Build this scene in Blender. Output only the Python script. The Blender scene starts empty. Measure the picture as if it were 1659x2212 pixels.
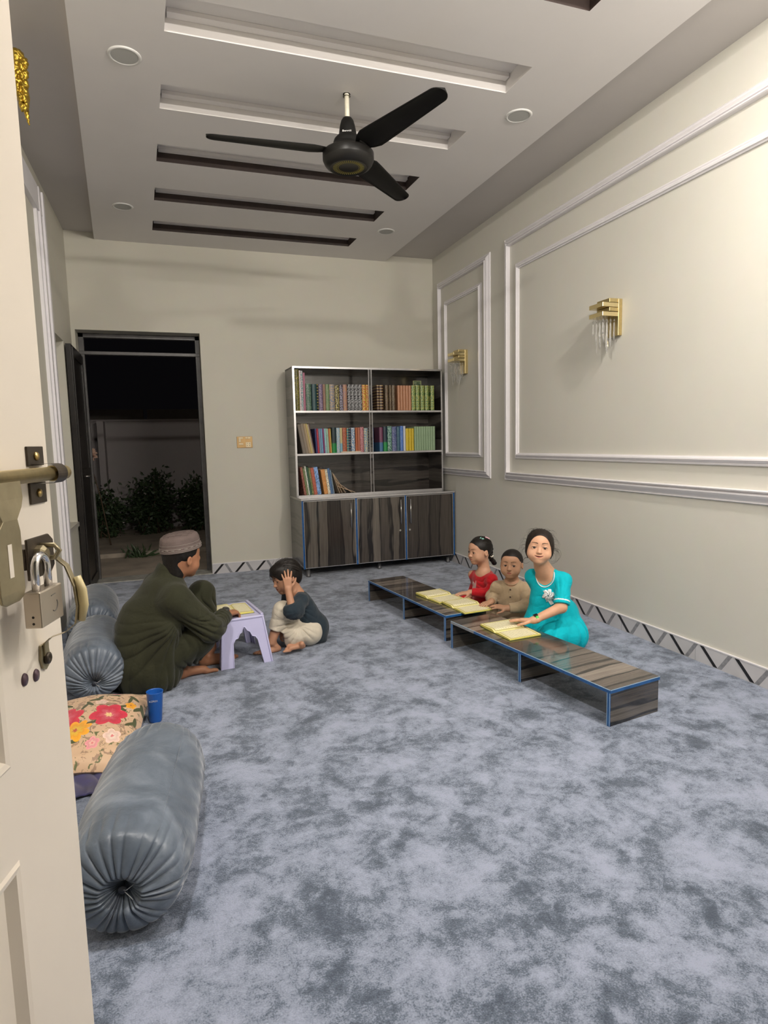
import bpy, bmesh, math, random
import numpy as np
from mathutils import Vector, Matrix
SC = bpy.context.scene
COL = SC.collection
PI = math.pi

# ---------------------------------------------------------------- camera
def setup_camera():
    yaw, pitch, roll, F = 0.3287, -0.1125, -0.0228, 1332.73
    cy, sy, cp, sp = math.cos(yaw), math.sin(yaw), math.cos(pitch), math.sin(pitch)
    f = Vector((sy * cp, cy * cp, sp)); r0 = Vector((cy, -sy, 0)); u0 = r0.cross(f)
    c, s = math.cos(roll), math.sin(roll)
    r = c * r0 + s * u0; u = -s * r0 + c * u0
    cam = bpy.data.cameras.new('camera'); o = bpy.data.objects.new('camera', cam); COL.objects.link(o)
    m = Matrix(((r.x, u.x, -f.x, 0), (r.y, u.y, -f.y, 0), (r.z, u.z, -f.z, 1.25), (0, 0, 0, 1)))
    o.matrix_world = m
    cam.sensor_fit = 'HORIZONTAL'; cam.sensor_width = 36; cam.lens = F / 1659 * 36
    cam.clip_start = 0.02; cam.clip_end = 100
    SC.camera = o
setup_camera()

# ---------------------------------------------------------------- world, lights, exposure
W = bpy.data.worlds.new('night'); SC.world = W; W.use_nodes = True
W.node_tree.nodes['Background'].inputs[0].default_value = (0.55, 0.5, 0.6, 1)
W.node_tree.nodes['Background'].inputs[1].default_value = 0.004
SC.view_settings.view_transform = 'Standard'; SC.view_settings.look = 'None'
SC.view_settings.exposure = 0.0; SC.view_settings.gamma = 1.0; SC.view_settings.use_curve_mapping = False

def area_light(name, loc, target, sx, sy, power, color):
    l = bpy.data.lights.new(name, 'AREA'); l.shape = 'RECTANGLE'; l.size = sx; l.size_y = sy
    l.energy = power; l.color = color
    o = bpy.data.objects.new(name, l); COL.objects.link(o); o.location = loc
    d = Vector(target) - Vector(loc)
    o.rotation_euler = d.to_track_quat('-Z', 'Y').to_euler()
    return o
# a tube lamp high on the front wall and two lit ceiling spots, all behind the photographer
area_light('tube_light_glow', (1.75, 0.03, 2.66), (1.6, 3.2, 2.7), 1.15, 0.06, 62, (1.0, 0.935, 0.85))
area_light('spot_glow_right', (2.02, 1.36, 3.07), (1.8, 3.0, 0), 0.12, 0.12, 38, (1.0, 0.94, 0.86))
area_light('spot_glow_left', (0.02, 1.36, 3.07), (0.6, 3.2, 0), 0.12, 0.12, 56, (1.0, 0.94, 0.86))
# a dim lamp outside over the courtyard
l = bpy.data.lights.new('courtyard_lamp_glow', 'POINT'); l.energy = 7; l.color = (1, 0.86, 0.75); l.shadow_soft_size = 0.15
o = bpy.data.objects.new('courtyard_lamp_glow', l); COL.objects.link(o); o.location = (1.6, 7.0, 2.7)

# ---------------------------------------------------------------- material helpers
MATS = {}
def nt(name):
    m = bpy.data.materials.new(name); m.use_nodes = True
    t = m.node_tree; b = t.nodes['Principled BSDF']
    return m, t, b
def rgb(c): return (c[0], c[1], c[2], 1)
def coords(t, kind='Object', scale=(1, 1, 1), rot=(0, 0, 0)):
    tc = t.nodes.new('ShaderNodeTexCoord'); mp = t.nodes.new('ShaderNodeMapping')
    mp.inputs['Scale'].default_value = scale; mp.inputs['Rotation'].default_value = rot
    t.links.new(tc.outputs[kind], mp.inputs['Vector']); return mp.outputs[0]
def noise(t, vec, scale, detail=3, rough=0.5, dist=0.0):
    n = t.nodes.new('ShaderNodeTexNoise'); n.inputs['Scale'].default_value = scale; n.inputs['Detail'].default_value = detail
    n.inputs['Roughness'].default_value = rough; n.inputs['Distortion'].default_value = dist
    t.links.new(vec, n.inputs['Vector']); return n
def ramp(t, fac, stops, interp='LINEAR'):
    r = t.nodes.new('ShaderNodeValToRGB'); r.color_ramp.interpolation = interp
    e = r.color_ramp.elements
    while len(e) < len(stops): e.new(0.5)
    for i, (p, c) in enumerate(stops): e[i].position = p; e[i].color = rgb(c)
    t.links.new(fac, r.inputs[0]); return r.outputs[0]
def mixc(t, fac, a, b, mode='MIX'):
    m = t.nodes.new('ShaderNodeMix'); m.data_type = 'RGBA'; m.blend_type = mode
    for sock, v in ((m.inputs[0], fac), (m.inputs[6], a), (m.inputs[7], b)):
        if hasattr(v, 'is_linked') or hasattr(v, 'links'): t.links.new(v, sock)
        elif isinstance(v, (int, float)): sock.default_value = v
        else: sock.default_value = rgb(v)
    return m.outputs[2]
def math_(t, op, a, b=None, c=None):
    m = t.nodes.new('ShaderNodeMath'); m.operation = op
    for i, v in enumerate((a, b, c)):
        if v is None: continue
        if hasattr(v, 'links'): t.links.new(v, m.inputs[i])
        else: m.inputs[i].default_value = v
    return m.outputs[0]
def sep(t, vec):
    s = t.nodes.new('ShaderNodeSeparateXYZ'); t.links.new(vec, s.inputs[0]); return s.outputs
def bump(t, b, h, strength=0.3, dist=0.01):
    n = t.nodes.new('ShaderNodeBump'); n.inputs['Strength'].default_value = strength; n.inputs['Distance'].default_value = dist
    t.links.new(h, n.inputs['Height']); t.links.new(n.outputs[0], b.inputs['Normal'])
def M(name, col, rough=0.5, metal=0.0, var=0.08, scale=8, coat=0, sheen=0, bmp=0, bscale=60, trans=0, emit=None, estr=0, sss=0, kind='Object', spec=0.5):
    if name in MATS: return MATS[name]
    m, t, b = nt(name)
    v = coords(t, kind)
    n = noise(t, v, scale, 4, 0.6)
    lo = [c * (1 - var) for c in col]; hi = [min(1, c * (1 + var)) for c in col]
    t.links.new(ramp(t, n.outputs[0], [(0.3, lo), (0.7, hi)]), b.inputs['Base Color'])
    b.inputs['Roughness'].default_value = rough; b.inputs['Metallic'].default_value = metal
    b.inputs['Coat Weight'].default_value = coat; b.inputs['Sheen Weight'].default_value = sheen
    b.inputs['Specular IOR Level'].default_value = spec
    if trans: b.inputs['Transmission Weight'].default_value = trans
    if sss:
        b.inputs['Subsurface Weight'].default_value = sss; b.inputs['Subsurface Radius'].default_value = (0.02, 0.008, 0.005); b.inputs['Subsurface Scale'].default_value = 0.3
    if emit: b.inputs['Emission Color'].default_value = rgb(emit); b.inputs['Emission Strength'].default_value = estr
    if bmp: bump(t, b, noise(t, v, bscale, 5, 0.6).outputs[0], bmp, 0.004)
    MATS[name] = m; return m

def m_wall(name, col):
    m, t, b = nt(name); v = coords(t)
    n = noise(t, v, 0.9, 3, 0.5); n2 = noise(t, v, 9, 5, 0.6)
    a = ramp(t, n.outputs[0], [(0.3, [c * 0.965 for c in col]), (0.7, [min(1, c * 1.03) for c in col])])
    t.links.new(mixc(t, 0.08, a, n2.outputs[1], 'SOFT_LIGHT'), b.inputs['Base Color'])
    b.inputs['Roughness'].default_value = 0.62; b.inputs['Specular IOR Level'].default_value = 0.3
    bump(t, b, noise(t, v, 30, 6, 0.65).outputs[0], 0.12, 0.003)
    MATS[name] = m; return m
def m_carpet():
    m, t, b = nt('carpet'); v = coords(t)
    n1 = noise(t, v, 5.0, 10, 0.68, 0.3)
    n2 = noise(t, v, 17, 6, 0.62, 0.5)
    n4 = noise(t, v, 1.3, 2, 0.5)
    n3 = noise(t, v, 230, 3, 0.6); n5 = noise(t, v, 80, 3, 0.6, 0.6)
    k = math_(t, 'ADD', math_(t, 'MULTIPLY', n1.outputs[0], 0.66), math_(t, 'MULTIPLY', n2.outputs[0], 0.34))
    k = math_(t, 'ADD', k, math_(t, 'MULTIPLY', math_(t, 'SUBTRACT', n4.outputs[0], 0.5), 0.12))
    k = math_(t, 'ADD', k, math_(t, 'MULTIPLY', math_(t, 'SUBTRACT', n3.outputs[0], 0.5), 0.30))
    k = math_(t, 'ADD', k, math_(t, 'MULTIPLY', math_(t, 'SUBTRACT', n5.outputs[0], 0.5), 0.17))
    c = ramp(t, k, [(0.37, (0.075, 0.095, 0.135)), (0.445, (0.135, 0.165, 0.222)), (0.50, (0.245, 0.285, 0.375)), (0.60, (0.35, 0.39, 0.515))])
    t.links.new(c, b.inputs['Base Color'])
    b.inputs['Roughness'].default_value = 0.92; b.inputs['Specular IOR Level'].default_value = 0.15
    b.inputs['Sheen Weight'].default_value = 0.3; b.inputs['Sheen Roughness'].default_value = 0.4
    bump(t, b, math_(t, 'ADD', math_(t, 'MULTIPLY', n3.outputs[0], 0.7), k), 0.5, 0.012)
    MATS['carpet'] = m; return m
def m_wood(name, axis, width, tint=(1, 1, 1), coat=0.6, seed=0.0, dark=1.0, rough=0.3):
    """weathered dark plank print: planks run along the two other axes' long side, 'axis' counts the planks"""
    m, t, b = nt(name); v = coords(t)
    o = sep(t, v); u = o[axis]; run = {0: (7, 0.9, 0.9), 1: (0.9, 7, 0.9), 2: (0.9, 0.9, 7)}[axis]
    mp = t.nodes.new('ShaderNodeMapping'); mp.inputs['Scale'].default_value = run; mp.inputs['Location'].default_value = (seed, seed * 1.7, seed * 0.6)
    t.links.new(v, mp.inputs['Vector'])
    wob = noise(t, mp.outputs[0], 1.6, 3, 0.5)
    pos = math_(t, 'ADD', math_(t, 'ADD', math_(t, 'DIVIDE', u, width), seed * 3.3), math_(t, 'MULTIPLY', wob.outputs[0], 1.5))
    cell = math_(t, 'FLOOR', pos); fr = math_(t, 'FRACT', pos)
    edge = math_(t, 'MINIMUM', fr, math_(t, 'SUBTRACT', 1.0, fr))
    wn = t.nodes.new('ShaderNodeTexWhiteNoise'); wn.noise_dimensions = '1D'; t.links.new(cell, wn.inputs['W'])
    mp2 = t.nodes.new('ShaderNodeMapping'); mp2.inputs['Scale'].default_value = [r * 9 if i == axis else r * 1.4 for i, r in enumerate(run)]
    t.links.new(v, mp2.inputs['Vector'])
    g = noise(t, mp2.outputs[0], 1.8, 7, 0.68, 0.6)
    k = math_(t, 'ADD', math_(t, 'MULTIPLY', g.outputs[0], 0.8), math_(t, 'MULTIPLY', wn.outputs[0], 0.42))
    cols = [(0.35, (0.03, 0.026, 0.024)), (0.55, (0.085, 0.073, 0.066)), (0.72, (0.15, 0.132, 0.118)), (0.9, (0.27, 0.245, 0.22))]
    c = ramp(t, k, [(p, [q * w * dark for q, w in zip(cc, tint)]) for p, cc in cols])
    gap = ramp(t, edge, [(0.05, (0, 0, 0)), (0.13, (1, 1, 1))])
    c2 = mixc(t, gap, (0.012, 0.01, 0.01), c)
    t.links.new(c2, b.inputs['Base Color'])
    b.inputs['Roughness'].default_value = rough; b.inputs['Coat Weight'].default_value = coat; b.inputs['Coat Roughness'].default_value = 0.08
    MATS[name] = m; return m

# ---------------------------------------------------------------- mesh helpers
def tag(o, label=None, cat=None, group=None, kind=None):
    if label: o['label'] = label
    if cat: o['category'] = cat
    if group: o['group'] = group
    if kind: o['kind'] = kind
    return o
def empty(name, loc, label=None, cat=None, group=None, rz=0):
    o = bpy.data.objects.new(name, None); COL.objects.link(o); o.location = loc; o.rotation_euler = (0, 0, rz)
    o.empty_display_size = 0.05
    return tag(o, label, cat, group)
class MB:
    def __init__(s): s.v = []; s.f = []; s.m = []; s.sm = []
    def add(s, vs, fs, mi=0, smooth=False):
        n = len(s.v); s.v += [tuple(p) for p in vs]
        for f in fs: s.f.append([i + n for i in f]); s.m.append(mi); s.sm.append(smooth)
        return s
    def box(s, x0, x1, y0, y1, z0, z1, mi=0, mat=None):
        vs = [(x, y, z) for z in (z0, z1) for y in (y0, y1) for x in (x0, x1)]
        if mat is not None: vs = [mat @ Vector(p) for p in vs]
        return s.add(vs, [(0, 2, 3, 1), (4, 5, 7, 6), (0, 1, 5, 4), (2, 6, 7, 3), (0, 4, 6, 2), (1, 3, 7, 5)], mi)
    def tube(s, pts, rad, seg=12, mi=0, cap=True, smooth=True, closed=False):
        pts = [Vector(p) for p in pts]; n = len(pts)
        rads = rad if isinstance(rad, (list, tuple)) else [rad] * n
        ups = None; rings = []
        for i, p in enumerate(pts):
            if closed: d = pts[(i + 1) % n] - pts[i - 1]
            else: d = pts[min(i + 1, n - 1)] - pts[max(i - 1, 0)]
            d.normalize()
            if ups is None: ups = d.orthogonal().normalized()
            else: ups = (ups - d * ups.dot(d)).normalized()
            w = d.cross(ups); r = rads[i]
            rings.append([p + (ups * math.cos(a) + w * math.sin(a)) * r for a in [2 * PI * k / seg for k in range(seg)]])
        vs = [q for r in rings for q in r]; fs = []
        for i in range(n if closed else n - 1):
            a = i * seg; b = ((i + 1) % n) * seg
            for k in range(seg): fs.append((a + k, a + (k + 1) % seg, b + (k + 1) % seg, b + k))
        s.add(vs, fs, mi, smooth)
        if cap and not closed:
            m = len(s.v) - len(vs)
            s.f.append([m + k for k in range(seg)][::-1]); s.m.append(mi); s.sm.append(False)
            s.f.append([m + (n - 1) * seg + k for k in range(seg)]); s.m.append(mi); s.sm.append(False)
        return s
    def lathe(s, prof, c=(0, 0, 0), seg=32, mi=0, mat=None, smooth=True, sx=1, sy=1):
        vs = []
        for r, z in prof:
            for k in range(seg):
                a = 2 * PI * k / seg; vs.append(Vector((c[0] + r * sx * math.cos(a), c[1] + r * sy * math.sin(a), c[2] + z)))
        if mat is not None: vs = [mat @ p for p in vs]
        fs = []
        for i in range(len(prof) - 1):
            for k in range(seg): fs.append((i * seg + k, i * seg + (k + 1) % seg, (i + 1) * seg + (k + 1) % seg, (i + 1) * seg + k))
        s.add(vs, fs, mi, smooth)
        m = len(s.v) - len(vs)
        if prof[0][0] > 1e-6: s.f.append([m + k for k in range(seg)][::-1]); s.m.append(mi); s.sm.append(False)
        if prof[-1][0] > 1e-6: s.f.append([m + (len(prof) - 1) * seg + k for k in range(seg)]); s.m.append(mi); s.sm.append(False)
        return s
    def prism(s, poly, a, b, mi=0):
        """polygon (list of 3D points at a) extruded by vector b"""
        n = len(poly); vs = [Vector(p) for p in poly] + [Vector(p) + Vector(b) for p in poly]
        fs = [list(range(n))[::-1], list(range(n, 2 * n))] + [(i, (i + 1) % n, n + (i + 1) % n, n + i) for i in range(n)]
        return s.add(vs, fs, mi)
    def build(s, name, mats, parent=None, bevel=0, subsurf=0, world=True):
        if not isinstance(mats, (list, tuple)): mats = [mats]
        off = Vector((0, 0, 0))
        inv = None
        if parent is not None and world:
            inv = chain_matrix(parent).inverted()
        vs = [tuple(inv @ Vector(p)) for p in s.v] if inv is not None else s.v
        me = bpy.data.meshes.new(name); me.from_pydata(vs, [], s.f); me.update()
        for m in mats: me.materials.append(m)
        me.polygons.foreach_set('material_index', s.m); me.polygons.foreach_set('use_smooth', s.sm)
        bm = bmesh.new(); bm.from_mesh(me); bmesh.ops.recalc_face_normals(bm, faces=bm.faces); bm.to_mesh(me); bm.free()
        o = bpy.data.objects.new(name, me); COL.objects.link(o)
        if parent is not None: o.parent = parent
        if bevel:
            b = o.modifiers.new('edge', 'BEVEL'); b.width = bevel; b.segments = 2; b.limit_method = 'ANGLE'; b.angle_limit = 0.6
        if subsurf:
            b = o.modifiers.new('smooth', 'SUBSURF'); b.levels = subsurf; b.render_levels = subsurf
        return o
def local_m(o):
    return Matrix.Translation(o.location) @ o.rotation_euler.to_matrix().to_4x4() @ Matrix.Diagonal((*o.scale, 1))
def chain_matrix(o):
    m = local_m(o)
    while o.parent is not None: o = o.parent; m = local_m(o) @ m
    return m
def grid_surface(fn, nu, nv, closed_u=False):
    vs = [fn(i / (nu if closed_u else nu - 1), j / (nv - 1)) for j in range(nv) for i in range(nu)]
    fs = []
    for j in range(nv - 1):
        for i in range(nu if closed_u else nu - 1):
            fs.append((j * nu + i, j * nu + (i + 1) % nu, (j + 1) * nu + (i + 1) % nu, (j + 1) * nu + i))
    return vs, fs
# ================================================================ the room
XL, XR, YB, YF, ZC, ZS = -0.777, 2.7145, 6.2005, -0.10, 3.0914, 3.150
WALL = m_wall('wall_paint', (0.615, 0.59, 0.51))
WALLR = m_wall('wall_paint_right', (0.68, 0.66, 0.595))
WHITE = M('ceiling_white', (0.80, 0.77, 0.755), 0.6, var=0.02, scale=2, bmp=0.05)
TRIM = M('molding_white', (0.80, 0.775, 0.80), 0.35, var=0.02)
BROWN = M('recess_brown', (0.045, 0.03, 0.026), 0.5, var=0.2)
CARPET = m_carpet()
BLACKM = M('black_metal', (0.018, 0.015, 0.014), 0.35, var=0.3, metal=0.0)

o = MB().box(XL, XR, YF, YB, -0.08, 0.0).build('floor', CARPET); o['kind'] = 'structure'

# back wall with the door opening
DX0, DX1, DZ = -0.745, 0.318, 2.308
mb = MB()
mb.box(XL - 0.2, DX0, YB, YB + 0.22, -0.1, DZ); mb.box(DX1, XR + 0.2, YB, YB + 0.22, -0.1, DZ); mb.box(XL - 0.2, XR + 0.2, YB, YB + 0.22, DZ, 3.3)
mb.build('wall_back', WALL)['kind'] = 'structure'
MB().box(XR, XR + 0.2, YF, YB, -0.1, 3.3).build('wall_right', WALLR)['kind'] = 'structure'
# left wall with a recessed window bay between the molded frame and the back door
mb = MB(); NY0, NY1, NZ0, NZ1 = 5.12, 5.72, 0.64, 2.13
mb.box(XL - 0.2, XL, YF, NY0, -0.1, 3.3); mb.box(XL - 0.2, XL, NY1, YB, -0.1, 3.3)
mb.box(XL - 0.2, XL, NY0, NY1, -0.1, NZ0); mb.box(XL - 0.2, XL, NY0, NY1, NZ1, 3.3)
mb.box(XL - 0.32, XL - 0.2, NY0, NY1, NZ0 - 0.1, NZ1 + 0.1)
mb.build('wall_left', WALL)['kind'] = 'structure'
# front wall with the doorway the picture was taken through
mb = MB()
mb.box(XL - 0.2, -0.40, YF - 0.16, YF, -0.1, 3.3); mb.box(0.62, XR + 0.2, YF - 0.16, YF, -0.1, 3.3); mb.box(-0.40, 0.62, YF - 0.16, YF, 2.15, 3.3)
mb.build('wall_front', WALL)['kind'] = 'structure'
MB().box(XL, 1.6, -1.6, YF, -0.08, 0.0).build('floor_hall', M('hall_tile', (0.5, 0.48, 0.45), 0.3))['kind'] = 'structure'
MB().box(XL, 1.6, -1.75, -1.6, 0, 3.1).box(XL, 1.6, -1.6, YF - 0.16, 3.0, 3.1).box(XL - 0.15, XL, -1.75, YF - 0.16, 0, 3.1).box(1.6, 1.75, -1.75, YF - 0.16, 0, 3.1).build('wall_hall', WALL)['kind'] = 'structure'

# ceiling: dropped panel with cross slots, side strips a little higher
def lerp(a, b, k): return a + (b - a) * k
def pxl(y): return lerp(-0.09, -0.535, y / YB)
def pxr(y): return lerp(2.35, 2.186, y / YB)
def sx0(y): return 0.218 - 0.0446 * y
def sx1(y): return 1.93 - 0.0405 * y
slots = []
for k, y in enumerate((0.20, 0.875, 1.535, 2.205, 2.872, 3.547, 4.217, 4.897, 5.585)):
    slots.append((y, y + 0.242, k in (0, 1, 2, 3, 6, 7, 8)))
cm = MB(); SL = 3.168
ys = [YF] + [q for s in slots for q in s[:2]] + [YB]
for i in range(len(ys) - 1):
    a, b = ys[i], ys[i + 1]; isl = i % 2 == 1
    def q(f0, f1, z=ZC, mi=0, rev=False):
        cm.add([(f0(a), a, z), (f1(a), a, z), (f1(b), b, z), (f0(b), b, z)], [(0, 1, 2, 3)], mi)
    q(pxl, sx0); q(sx1, pxr)
    if not isl: q(sx0, sx1)
    else:
        br = 1 if slots[i // 2][2] else 0
        q(sx0, sx1, SL)
        for y, ax in ((a, 0), (b, 0)):
            cm.add([(sx0(y), y, ZC), (sx1(y), y, ZC), (sx1(y), y, SL), (sx0(y), y, SL)], [(0, 1, 2, 3)], br)
        for f in (sx0, sx1):
            cm.add([(f(a), a, ZC), (f(b), b, ZC), (f(b), b, SL), (f(a), a, SL)], [(0, 1, 2, 3)], br)
        # a small lip of plaster along the far edge of the slot's top
        cm.box(sx0(a) + 0.004, sx1(b) - 0.004, b - 0.045, b - 0.002, SL - 0.02, SL - 0.001)
    for f in (pxl, pxr):
        cm.add([(f(a), a, ZC), (f(b), b, ZC), (f(b), b, ZS), (f(a), a, ZS)], [(0, 1, 2, 3)], 0)
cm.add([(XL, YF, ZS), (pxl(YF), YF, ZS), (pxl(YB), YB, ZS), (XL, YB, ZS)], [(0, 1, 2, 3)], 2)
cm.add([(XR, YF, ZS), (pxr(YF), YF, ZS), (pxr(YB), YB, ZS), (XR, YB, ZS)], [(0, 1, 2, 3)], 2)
cm.box(XL - 0.2, XR + 0.2, YF - 0.16, YB + 0.2, 3.2, 3.32)
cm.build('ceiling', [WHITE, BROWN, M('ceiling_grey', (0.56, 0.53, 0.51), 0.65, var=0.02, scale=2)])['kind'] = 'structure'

# moldings: mitred profile swept round a rectangle on a side wall
def frame_on_wall(name, xw, sgn, y0, y1, z0, z1, w, prof):
    """prof: list of (across 0..1, height off wall)"""
    mb = MB(); n = len(prof); rings = []
    for cyy, czz, dy, dz in ((y0, z0, 1, 1), (y1, z0, -1, 1), (y1, z1, -1, -1), (y0, z1, 1, -1)):
        rings.append([(xw + sgn * h, cyy + dy * a * w, czz + dz * a * w) for a, h in prof])
    vs = [p for r in rings for p in r]; fs = []
    for i in range(4):
        j = (i + 1) % 4
        for k in range(n - 1): fs.append((i * n + k, i * n + k + 1, j * n + k + 1, j * n + k))
    mb.add(vs, fs, 0, False); o = mb.build(name, TRIM); o['kind'] = 'structure'; return o
P1 = [(0, 0), (0, .008), (.06, .012), (.12, .008), (.2, .010), (.45, .024), (.6, .030), (.7, .030), (.74, .022), (.82, .022), (.86, .034), (.95, .036), (1, .030), (1, 0)]
P2 = [(0, 0), (0, .010), (.15, .012), (.25, .008), (.4, .016), (.6, .026), (.8, .024), (.85, .014), (1, .012), (1, 0)]
frame_on_wall('trim_1', XR, -1, 1.75, 4.69, 0.905, 2.885, 0.07, P1)
frame_on_wall('trim_2', XR, -1, 1.90, 4.518, 1.092, 2.65, 0.046, P2)
frame_on_wall('trim_3', XR, -1, 4.945, 6.06, 0.905, 2.865, 0.066, P1)
frame_on_wall('trim_4', XR, -1, 5.105, 5.895, 1.092, 2.65, 0.043, P2)
frame_on_wall('trim_5', XR, -1, 0.35, 1.50, 0.905, 2.885, 0.07, P1)
frame_on_wall('trim_6', XR, -1, 0.50, 1.34, 1.092, 2.65, 0.046, P2)
# tall molded frame on the left wall
mb = MB()
for (y0, y1) in ((4.84, 5.10), (3.45, 3.71)):
    for k in range(5):
        w = (y1 - y0) / 5; mb.box(XL, XL + (0.02, 0.034, 0.026, 0.04, 0.03)[k], y0 + k * w + 0.002, y0 + (k + 1) * w - 0.002, 0, 3.02)
    mb.box(XL, XL + 0.018, y0, y1, 0, 3.02)
mb.box(XL, XL + 0.03, 3.45, 5.10, 2.86, 3.02)
mb.build('trim_7', TRIM)['kind'] = 'structure'
# sill of the bay
MB().box(XL - 0.2, XL + 0.015, NY0, NY1, NZ0 - 0.03, NZ0 + 0.004).build('window_1', M('sill_stone', (0.5, 0.47, 0.42), 0.35))['kind'] = 'structure'

# tile baseboards with black and grey diagonals
BT = M('baseboard_tile', (0.60, 0.585, 0.60), 0.25, var=0.03)
BK = M('tile_black', (0.012, 0.011, 0.011), 0.3); BG = M('tile_grey', (0.27, 0.27, 0.285), 0.35, var=0.25, scale=40)
def baseboard(name, org, du, nrm, length, flip, phase, hgt=0.097, per=0.205, run=0.082):
    mb = MB(); org = Vector(org); du = Vector(du); nrm = Vector(nrm); up = Vector((0, 0, 1)); T = 0.009
    def slab(poly, t0, t1, mi): mb.prism([org + du * a + up * b + nrm * t0 for a, b in poly], None, nrm * (t1 - t0), mi)
    slab([(0, 0), (length, 0), (length, hgt), (0, hgt)], 0, T, 0)
    slab([(0, hgt), (length, hgt), (length, hgt + 0.006), (0, hgt + 0.006)], 0, T * 1.2, 3)
    u = phase; w = 0.026
    while u < length - 0.2:
        if u > 0.0:
            s = 1 if not flip else -1
            a = [(u, 0.002), (u + w, 0.002), (u + w + run * 1.0, hgt - 0.004), (u + run * 1.0, hgt - 0.004)]
            g = [(u + run + w, hgt - 0.004), (u + run + 2 * w, hgt - 0.004), (u + run + w + run * .95, 0.002), (u + run + run * .95, 0.002)]
            if flip:
                a = [(x, hgt - z) for x, z in a]; g = [(x, hgt - z) for x, z in g]
            slab(a, T, T + 0.0012, 1); slab(g, T, T + 0.0012, 2)
        u += per
    for k in range(1, int(length / 0.6) + 1): slab([(k * 0.6, 0), (k * 0.6 + 0.0015, 0), (k * 0.6 + 0.0015, hgt), (k * 0.6, hgt)], T, T + 0.0005, 2)
    o = mb.build(name, [BT, BK, BG, TRIM]); o['kind'] = 'structure'
baseboard('baseboard_back', (DX1, YB, 0), (1, 0, 0), (0, -1, 0), XR - DX1, False, 0.008)
baseboard('baseboard_right', (XR, YB, 0), (0, -1, 0), (-1, 0, 0), YB - YF, True, 0.055, per=0.2235, run=0.094)
baseboard('baseboard_left', (XL, YF, 0), (0, 1, 0), (1, 0, 0), 3.6, False, 0.06)

# back door: black steel frame, open leaf against the left wall
d = MB(); FY0, FY1 = 6.37, 6.42
d.box(DX0 + 0.0, DX0 + 0.045, FY0, FY1, 0, DZ); d.box(DX1 - 0.04, DX1, FY0, FY1, 0, DZ)
d.box(DX0, DX1, FY0, FY1, DZ - 0.04, DZ); d.box(DX0, DX1, FY0 - 0.005, FY1, 2.115, 2.145)
door2 = d.build('door_2', M('frame_steel', (0.10, 0.095, 0.095), 0.4, var=0.3), bevel=0.003); door2['kind'] = 'structure'
d = MB(); d.box(-0.765, -0.725, 5.70, 6.37, 0.015, 2.11)
d.box(-0.725, -0.713, 5.72, 5.80, 0.03, 2.09); d.box(-0.725, -0.713, 6.27, 6.35, 0.03, 2.09); d.box(-0.725, -0.713, 5.80, 6.27, 1.0, 1.08); d.box(-0.725, -0.713, 5.80, 6.27, 0.03, 0.11); d.box(-0.725, -0.713, 5.80, 6.27, 2.01, 2.09)
d.build('leaf', BLACKM, door2, bevel=0.002)
d = MB(); d.tube([(-0.712, 5.76, 1.02), (-0.67, 5.76, 1.02), (-0.67, 5.86, 1.02)], 0.008, 8)
d.build('handle', M('steel_handle', (0.4, 0.38, 0.36), 0.3, metal=1), door2)
MB().box(DX0, DX1, YB + 0.0, YB + 0.24, -0.08, 0.008).build('trim_8', M('threshold_marble', (0.42, 0.41, 0.37), 0.3, var=0.3, scale=14))['kind'] = 'structure'

# ---------------------------------------------------------------- courtyard
PAVE = M('courtyard_paving', (0.40, 0.34, 0.27), 0.8, var=0.25, scale=3, bmp=0.3, bscale=25)
MB().box(-4, 4, YB + 0.22, 11.2, -0.12, -0.02).build('ground', PAVE)['kind'] = 'structure'
g = MB().box(-4, 4, 7.75, 7.83, -0.02, 0.03); g.build('kerb', M('kerb_concrete', (0.36, 0.31, 0.25), 0.85, var=0.3, scale=6, bmp=0.3))['kind'] = 'structure'
YARD = m_wall('yard_wall_paint', (0.42, 0.385, 0.385))
w = MB().box(-4, 4, 10.4, 10.6, -0.1, 1.66); w.box(-4, 4, 10.38, 10.62, 1.66, 1.69)
w.box(-1.02, -0.93, 10.1, 10.4, -0.1, 1.655)
w.build('wall_courtyard', YARD)['kind'] = 'structure'
w = MB().box(-5, -0.47, 13.0, 13.2, 0, 1.99); w.box(-0.40, 5, 13.0, 13.2, 0, 1.99)
w.build('wall_neighbour', M('far_wall', (0.30, 0.27, 0.24), 0.9))['kind'] = 'structure'
LEAF = M('shrub_leaf', (0.045, 0.075, 0.032), 0.5, var=0.4, scale=5); TWIG = M('shrub_twig', (0.12, 0.08, 0.05), 0.8)
PETAL = M('pale_petal', (0.75, 0.5, 0.38), 0.7, var=0.2); PETALW = M('white_petal', (0.75, 0.7, 0.66), 0.7)
def leaf_quad(mb, p, d, s, rnd, mi=0):
    d = d.normalized(); w = d.orthogonal().normalized(); w.rotate(Matrix.Rotation(rnd.uniform(0, 6.28), 3, d))
    n = d.cross(w)
    mb.add([p, p + d * s * 0.5 + w * s * 0.26, p + d * s * 0.5 + n * s * 0.05, p + d * s * 0.5 - w * s * 0.26, p + d * s], [(0, 1, 2), (0, 2, 3), (1, 4, 2), (2, 4, 3)], mi, True)
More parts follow.
